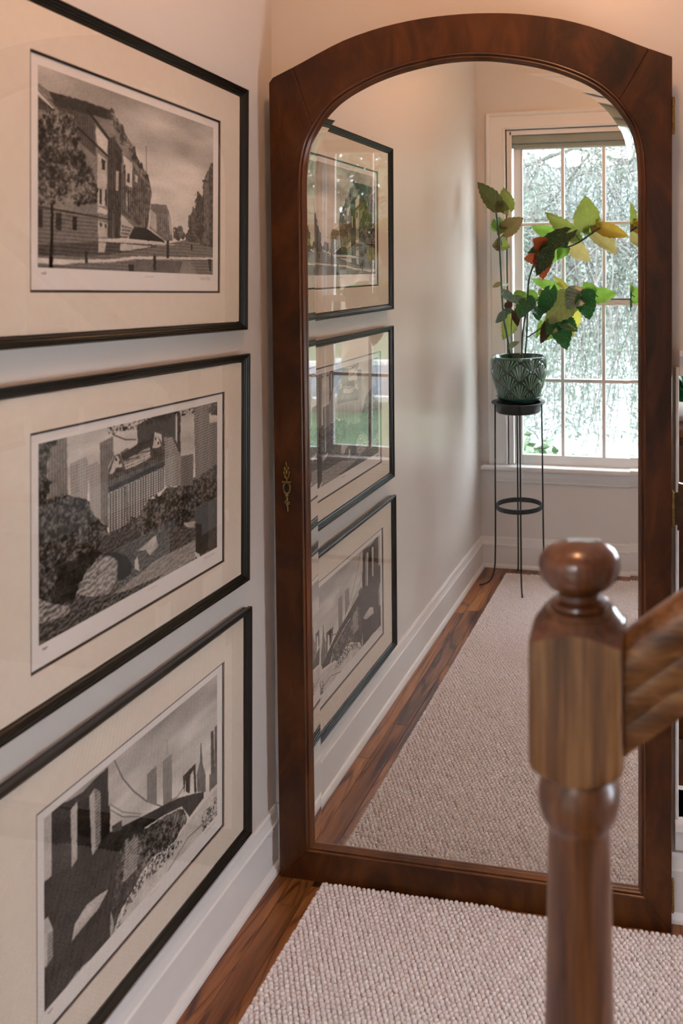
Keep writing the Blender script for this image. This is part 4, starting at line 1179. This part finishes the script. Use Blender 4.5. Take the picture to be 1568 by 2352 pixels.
for (x0, y0, z0, x1, y1, z1, W, c) in LEAVES:
    a = Vector(rel((x0, y0, z0))); b = Vector(rel((x1, y1, z1)))
    d = b - a; L = d.length
    me = leaf_mesh(L * 1.03, W * 1.26, rs, rs.uniform(0.05, 0.28)); me.materials.append(LEAF[c])
    zax = d.normalized(); nrm = Vector((0.12, 1, 0.15))                  # blade faces into the hall
    yax = (nrm - zax * nrm.dot(zax)).normalized(); xax = yax.cross(zax).normalized()
    rt = Matrix(((xax.x, yax.x, zax.x, a.x), (xax.y, yax.y, zax.y, a.y), (xax.z, yax.z, zax.z, a.z), (0, 0, 0, 1))) @ Matrix.Rotation(rs.uniform(-0.32, 0.32), 4, 'Z')
    o = ob('leaf', me, beg); o.matrix_local = rt

# ------------------------------------------------------------------ ceiling lamp (warm), above the hall
lamp = empty('ceiling_lamp', (0.80, -1.15, ZC))
tag(lamp, 'warm round glass ceiling lamp above the hall', 'lamp')
MB().lathe([(0.0, 0.0), (0.075, 0.0), (0.075, -0.012), (0.05, -0.022), (0.045, -0.05), (0.0, -0.05)], 28, cap=False).build('canopy', M['brass'], lamp, angle=30)
MB().ball((0, 0, -0.115), (0.088, 0.088, 0.078), 24, 14).build('globe', M['globe'], lamp, smooth=True)

# ------------------------------------------------------------------ behind the low opening
cab = empty('cabinet', (1.44, 0.60, 0.045))
tag(cab, 'dark brown wooden cabinet glimpsed through the low opening beside the mirror', 'cabinet')
bevel(MB().box((-0.50, -0.18, 0.08), (0.50, 0.22, 0.98)).build('body', M['mahogany'], cab), 0.004)
bevel(MB().box((-0.52, -0.20, 0.98), (0.52, 0.24, 1.01)).build('top', M['mahogany'], cab), 0.006)
for sx in (-1, 1):
    d = bevel(MB().box((min(0, sx * 0.49) + 0.004, -0.198, 0.10), (max(0, sx * 0.49) - 0.004, -0.181, 0.96)).build('door', M['mahogany'], cab), 0.003)
    MB().ball((sx * 0.05, -0.206, 0.55), 0.011, 10, 6).build('knob', M['brass'], d, smooth=True)
    for sy in (-0.15, 0.19): MB().box((sx * 0.46 - 0.025, sy - 0.02, -0.045), (sx * 0.46 + 0.025, sy + 0.02, 0.08)).build('foot', M['mahogany'], cab)
bowl = empty('planter_bowl', (1.045, 0.60, 1.055))
tag(bowl, 'small white planter bowl holding a leafy plant on the dark cabinet', 'planter')
MB().lathe([(0.0, 0.0), (0.06, 0.0), (0.085, 0.03), (0.095, 0.065), (0.090, 0.065), (0.08, 0.03), (0.0, 0.02)], 28, cap=False).build('bowl', M['ceil'], bowl, smooth=True)
sp = empty('leafy_plant', (1.045, 0.60, 1.121))
tag(sp, 'small dark green leafy plant in the white planter bowl', 'houseplant')
for k in range(16):
    a = k * 2.4; L = rs.uniform(0.08, 0.13)
    me = leaf_mesh(L, 0.05, rs, 0.15); me.materials.append(LEAF['dg'])
    o = ob('leaf', me, sp); o.location = (0.02 * math.cos(a), 0.02 * math.sin(a), 0.0)
    o.rotation_euler = (rs.uniform(0.2, 0.9), 0, a)

# ------------------------------------------------------------------ outdoors
GZ = -0.60
M['grass'] = plain('lawn', (0.07, 0.10, 0.045), 0.95, 0.35, 3)
M['road'] = plain('asphalt', (0.10, 0.105, 0.12), 0.9, 0.12, 2)
M['kerb'] = plain('concrete_kerb', (0.5, 0.49, 0.46), 0.9, 0.06, 3)
M['bark'] = plain('bark', (0.20, 0.16, 0.12), 0.95, 0.35, 9, 0.4)
M['mulch'] = plain('mulch', (0.16, 0.09, 0.06), 0.95, 0.3, 8)
M['needle'] = plain('pine_needles', (0.092, 0.110, 0.086), 0.7, 0.25, 2)
M['needle_dark'] = plain('cedar_foliage', (0.066, 0.088, 0.070), 0.7, 0.25, 2)
M['bush'] = plain('shrub_leaves', (0.050, 0.080, 0.036), 0.6, 0.3, 3)
M['bare'] = plain('bare_twigs', (0.062, 0.053, 0.048), 0.9, 0.2, 6)
MB().box((-30, -45, GZ - 0.2), (40, YN - 0.14, GZ)).build('ground', M['grass'], None, 'structure')
MB().box((1.3, -14.8, GZ + 0.001), (40, -10.6, GZ + 0.012)).build('road', M['road'], None, 'structure')
MB().box((1.3, -15.0, GZ + 0.001), (40, -14.8, GZ + 0.10)).box((1.3, -10.6, GZ + 0.001), (40, -10.45, GZ + 0.08)).build('kerb', M['kerb'], None, 'structure')

M['drive'] = plain('pale_concrete', (0.22, 0.225, 0.225), 0.9, 0.06, 1)
MB().box((-12, -19.0, GZ + 0.001), (1.3, -7.4, GZ + 0.014)).build('driveway', M['drive'], None, 'structure')
def cards(n, sampler, size, rs, flat=0.3, slim=0.45):
    """n small pointed leaf blades, each a folded quad pair"""
    v, f = [], []
    for _ in range(n):
        c = Vector(sampler()); d = Vector((rs.gauss(0, 1), rs.gauss(0, 1), rs.gauss(0, flat))).normalized()
        s = size * rs.uniform(0.6, 1.3)
        u = d.cross(Vector((rs.gauss(0, 1), rs.gauss(0, 1), rs.gauss(0, 1)))).normalized(); w = d.cross(u)
        b = len(v)
        v += [tuple(c), tuple(c + d * s * 0.5 + u * s * slim * 0.5 + w * s * 0.06), tuple(c + d * s), tuple(c + d * s * 0.5 - u * s * slim * 0.5 + w * s * 0.06)]
        f += [(b, b + 1, b + 2), (b, b + 2, b + 3)]
    mb = MB(); mb.v, mb.f = v, f
    me = bpy.data.meshes.new('foliage'); me.from_pydata(v, [], f)
    return me

rs = random.Random(5)
# a cedar close to the window: trunk left of view, boughs and hanging sprays across it
ced = empty('cedar_tree', (-1.5, -6.0, GZ))
tag(ced, 'pale feathery evergreen with hanging sprays right outside the window', 'tree')
def crel(p): return (p[0] + 1.5, p[1] + 6.0, p[2] - GZ)
MB().tube([crel((-1.5, -6.0, GZ)), crel((-1.48, -6.0, 1.0)), crel((-1.5, -6.02, 3.0)), crel((-1.46, -6.0, 5.5))], [0.20, 0.17, 0.13, 0.05], 12).build('trunk', M['bark'], ced, smooth=True)
boughs = [[(-1.5, -6.0, 1.0), (-0.9, -5.6, 1.42), (-0.3, -5.2, 1.78), (0.25, -4.9, 2.35), (0.6, -4.7, 2.9)],
          [(-1.5, -6.0, 1.7), (-0.7, -5.7, 2.3), (0.1, -5.4, 2.5), (0.9, -5.0, 2.2)],
          [(-1.5, -6.0, 1.3), (-0.8, -5.6, 1.6), (-0.1, -5.3, 1.75), (0.6, -5.0, 1.6)],
          [(-1.5, -6.0, 2.1), (-0.7, -5.2, 2.0), (0.2, -4.8, 1.85), (0.8, -4.6, 1.5)],
          [(-1.5, -6.0, 2.6), (-0.6, -5.4, 3.2), (0.4, -5.0, 3.1), (1.2, -4.8, 2.6)],
          [(-1.5, -6.0, 3.2), (-1.2, -5.4, 3.7), (-0.6, -4.9, 3.9)]]
twigs = MB(); anchors = []
for bgh in boughs:
    MB().tube([crel(q) for q in bgh], [0.030, 0.022, 0.016, 0.011, 0.006][:len(bgh)], 8).build('bough', M['bare'], ced, smooth=True)
for _ in range(420):
    bgh = rs.choice(boughs); k = rs.randrange(len(bgh) - 1); t = rs.random()
    p = Vector(bgh[k]).lerp(Vector(bgh[k + 1]), t)
    pts = [p]; d = Vector((rs.gauss(0.2, 0.6), rs.gauss(0.15, 0.5), rs.gauss(0.1, 0.35)))
    for q in range(7):
        d += Vector((rs.gauss(0, 0.25), rs.gauss(0, 0.25), -0.20 + rs.gauss(0, 0.16)))
        p = p + d.normalized() * 0.14; pts.append(p)
    twigs.tube([crel(q) for q in pts], [0.0055, 0.005, 0.0045, 0.004, 0.0035, 0.003, 0.0025, 0.002], 4)
    anchors += pts[1:]
for _ in range(170):                              # sprays hanging straight down in front of the lower panes
    bgh = rs.choice(boughs[1:4]); k = rs.randrange(1, len(bgh) - 1); t = rs.random()
    p = Vector(bgh[k]).lerp(Vector(bgh[k + 1]), t) + Vector((rs.gauss(0, 0.2), rs.gauss(0, 0.25), 0)); pts = [p]; d = Vector((rs.gauss(0, 0.3), rs.gauss(0, 0.3), -0.4))
    for q in range(9):
        d = d * 0.8 + Vector((rs.gauss(0, 0.18), rs.gauss(0, 0.18), -0.35))
        p = p + d.normalized() * rs.uniform(0.12, 0.24); pts.append(p)
    twigs.tube([crel(q) for q in pts], [0.005, 0.0046, 0.0042, 0.004, 0.0036, 0.0032, 0.003, 0.0026, 0.0022, 0.002], 4)
    anchors += pts[2:]
twigs.build('twigs', M['bare'], ced, 'stuff')
anchors = [a for a in anchors if a.y < -4.5]
def near_twig():
    a = rs.choice(anchors)
    return crel((a.x + rs.gauss(0, 0.11), a.y + rs.gauss(0, 0.13), a.z + rs.gauss(-0.06, 0.11)))
ob('foliage', cards(115000, near_twig, 0.05, rs, 0.8, 0.10), ced, M['needle'], 'stuff')

# a screen of evergreens farther out closes the view
for i, (ex, ey, hh, wd, n, lab) in enumerate(((-1.1, -8.2, 5.2, 1.5, 3600, 'dense pale evergreen behind the hanging sprays, left of the window view'), (0.50, -12.0, 5.6, 1.6, 4200, 'dense pale evergreen behind the hanging sprays, right of the window view'))):
    ev = empty('evergreen_tree', (ex, ey, GZ)); tag(ev, lab, 'tree', 'evergreens screening the garden')
    MB().lathe([(0.14, 0.0), (0.10, 1.5), (0.03, hh)], 12).build('trunk', M['bark'], ev, smooth=True)
    def smp():
        t = rs.random() ** 1.3; a = rs.uniform(0, 6.283); r = wd * (1 - t * 0.85) * math.sqrt(rs.uniform(0.35, 1)) * (0.8 + 0.2 * math.sin(a * 5 + t * 20))
        return (r * math.cos(a), r * math.sin(a), 0.15 + t * (hh - 0.2))
    ob('foliage', cards(n, smp, 0.12, rs, 0.8, 0.22), ev, M['needle_dark'], 'stuff')

# shrubs below the window
for i, (cx, cy, h, n, lab) in enumerate(((-0.12, -3.62, 1.02, 1300, 'leafy green shrub outside, below the left panes of the window'), (0.95, -8.6, 0.95, 1800, 'leafy green shrub farther out behind the middle panes'))):
    sh = empty('shrub', (cx, cy, GZ)); tag(sh, lab, 'shrub', 'shrubs below the window')
    for k in range(5):
        MB().tube([(0, 0, 0), (rs.gauss(0, 0.15), rs.gauss(0, 0.15), h * 0.5), (rs.gauss(0, 0.3), rs.gauss(0, 0.3), h * 0.85)], [0.012, 0.008, 0.004], 5).build('stem', M['bark'], sh)
    def smp():
        while True:
            a = Vector((rs.uniform(-1, 1), rs.uniform(-1, 1), rs.uniform(-1, 1)))
            if a.length < 1 and (a.length > 0.5 or rs.random() < 0.4): return (a.x * 0.55, a.y * 0.5, h * 0.6 + a.z * h * 0.42)
    ob('foliage', cards(n, smp, 0.085, rs, 0.5, 0.55), sh, M['bush'], 'stuff')

# the street tree and its neighbours: crowns of leaf blades on real trunks
def tree(x, y, tr, th, crown, n, lab, mat, seed, leaf=0.16):
    r2 = random.Random(seed)
    t = empty('shade_tree', (x, y, GZ)); tag(t, lab, 'tree', 'trees along the street')
    pr = [(tr * 2.1, 0), (tr * 1.35, 0.18), (tr * 1.05, 0.55), (tr, 1.2), (tr * 1.02, th * 0.8), (tr * 1.15, th)]
    MB().lathe(pr, 18).build('trunk', M['bark'], t, smooth=True)
    for k in range(6):
        a = k * 1.05 + r2.random(); e = crown[2] * 0.5
        MB().tube([(0, 0, th - 0.15), (math.cos(a) * 0.6, math.sin(a) * 0.6, th + e * 0.5), (math.cos(a) * 1.5, math.sin(a) * 1.5, th + e * 1.1)], [tr * 0.6, tr * 0.35, tr * 0.12], 8).build('limb', M['bark'], t, smooth=True)
    def smp():
        while True:
            a = Vector((r2.uniform(-1, 1), r2.uniform(-1, 1), r2.uniform(-1, 1)))
            if a.length < 1 and (a.length > 0.55 or r2.random() < 0.3): return (a.x * crown[0], a.y * crown[1], crown[3] + a.z * crown[2])
    ob('foliage', cards(n, smp, leaf, r2, 0.6, 0.6), t, mat, 'stuff')
tree(3.75, -9.9, 0.19, 2.0, (2.9, 2.6, 1.7, 3.9), 11000, 'grey-barked street tree with a flared foot beside the road', M['bush'], 1)
tree(-4.0, -13.5, 0.25, 1.8, (2.4, 2.0, 2.0, 3.6), 3000, 'broad pale tree far beyond the evergreen outside the window', M['needle_dark'], 2)
tree(3.2, -17.5, 0.25, 2.0, (3.2, 2.2, 2.6, 4.0), 6000, 'distant leafy tree across the road', M['bush'], 3, 0.24)
tree(10.4, -20.5, 0.28, 2.2, (3.8, 2.4, 3.0, 4.6), 6000, 'distant leafy tree across the road, right of the others', M['bush'], 4, 0.24)
tree(17.5, -24.0, 0.28, 2.2, (3.8, 2.4, 3.0, 4.6), 5000, 'distant leafy tree across the road, farthest to the right', M['bush'], 5, 0.24)
# the neighbour's pale house closes the view low down
M['siding'] = plain('white_siding', (0.36, 0.37, 0.36), 0.8, 0.04, 3)
ho = empty('house', (-3.6, -19.5, GZ)); tag(ho, 'pale house with lapped siding far behind the evergreens', 'house')
sd = MB()
for k in range(26): sd.add([(-4.2, 0, k * 0.13), (4.2, 0, k * 0.13), (4.2, -0.02, k * 0.13 + 0.13), (-4.2, -0.02, k * 0.13 + 0.13), (-4.2, -0.05, k * 0.13), (4.2, -0.05, k * 0.13)], [(0, 1, 2, 3), (0, 4, 5, 1)])
sd.build('siding', M['siding'], ho)
MB().box((-4.2, -5, 0), (4.2, -0.05, 3.38)).build('wall', M['siding'], ho)
MB().add([(-4.5, 0.4, 3.3), (4.5, 0.4, 3.3), (4.5, -2.6, 4.9), (-4.5, -2.6, 4.9), (4.5, -5.6, 3.3), (-4.5, -5.6, 3.3)], [(0, 1, 2, 3), (3, 2, 4, 5)]).build('roof', M['road'], ho)
hd = empty('hedge', (11.0, -27.0, GZ)); tag(hd, 'long clipped hedge closing the far side of the lawn across the road', 'hedge')
MB().box((-12.0, -0.5, 0), (12.0, 0.5, 2.3)).build('core', M['needle_dark'], hd)
r6 = random.Random(6)
ob('foliage', cards(9000, lambda: (r6.uniform(-12.2, 12.2), 0.5 + r6.uniform(-0.1, 0.15), r6.uniform(0, 2.6)), 0.3, r6, 0.7, 0.6), hd, M['bush'], 'stuff')
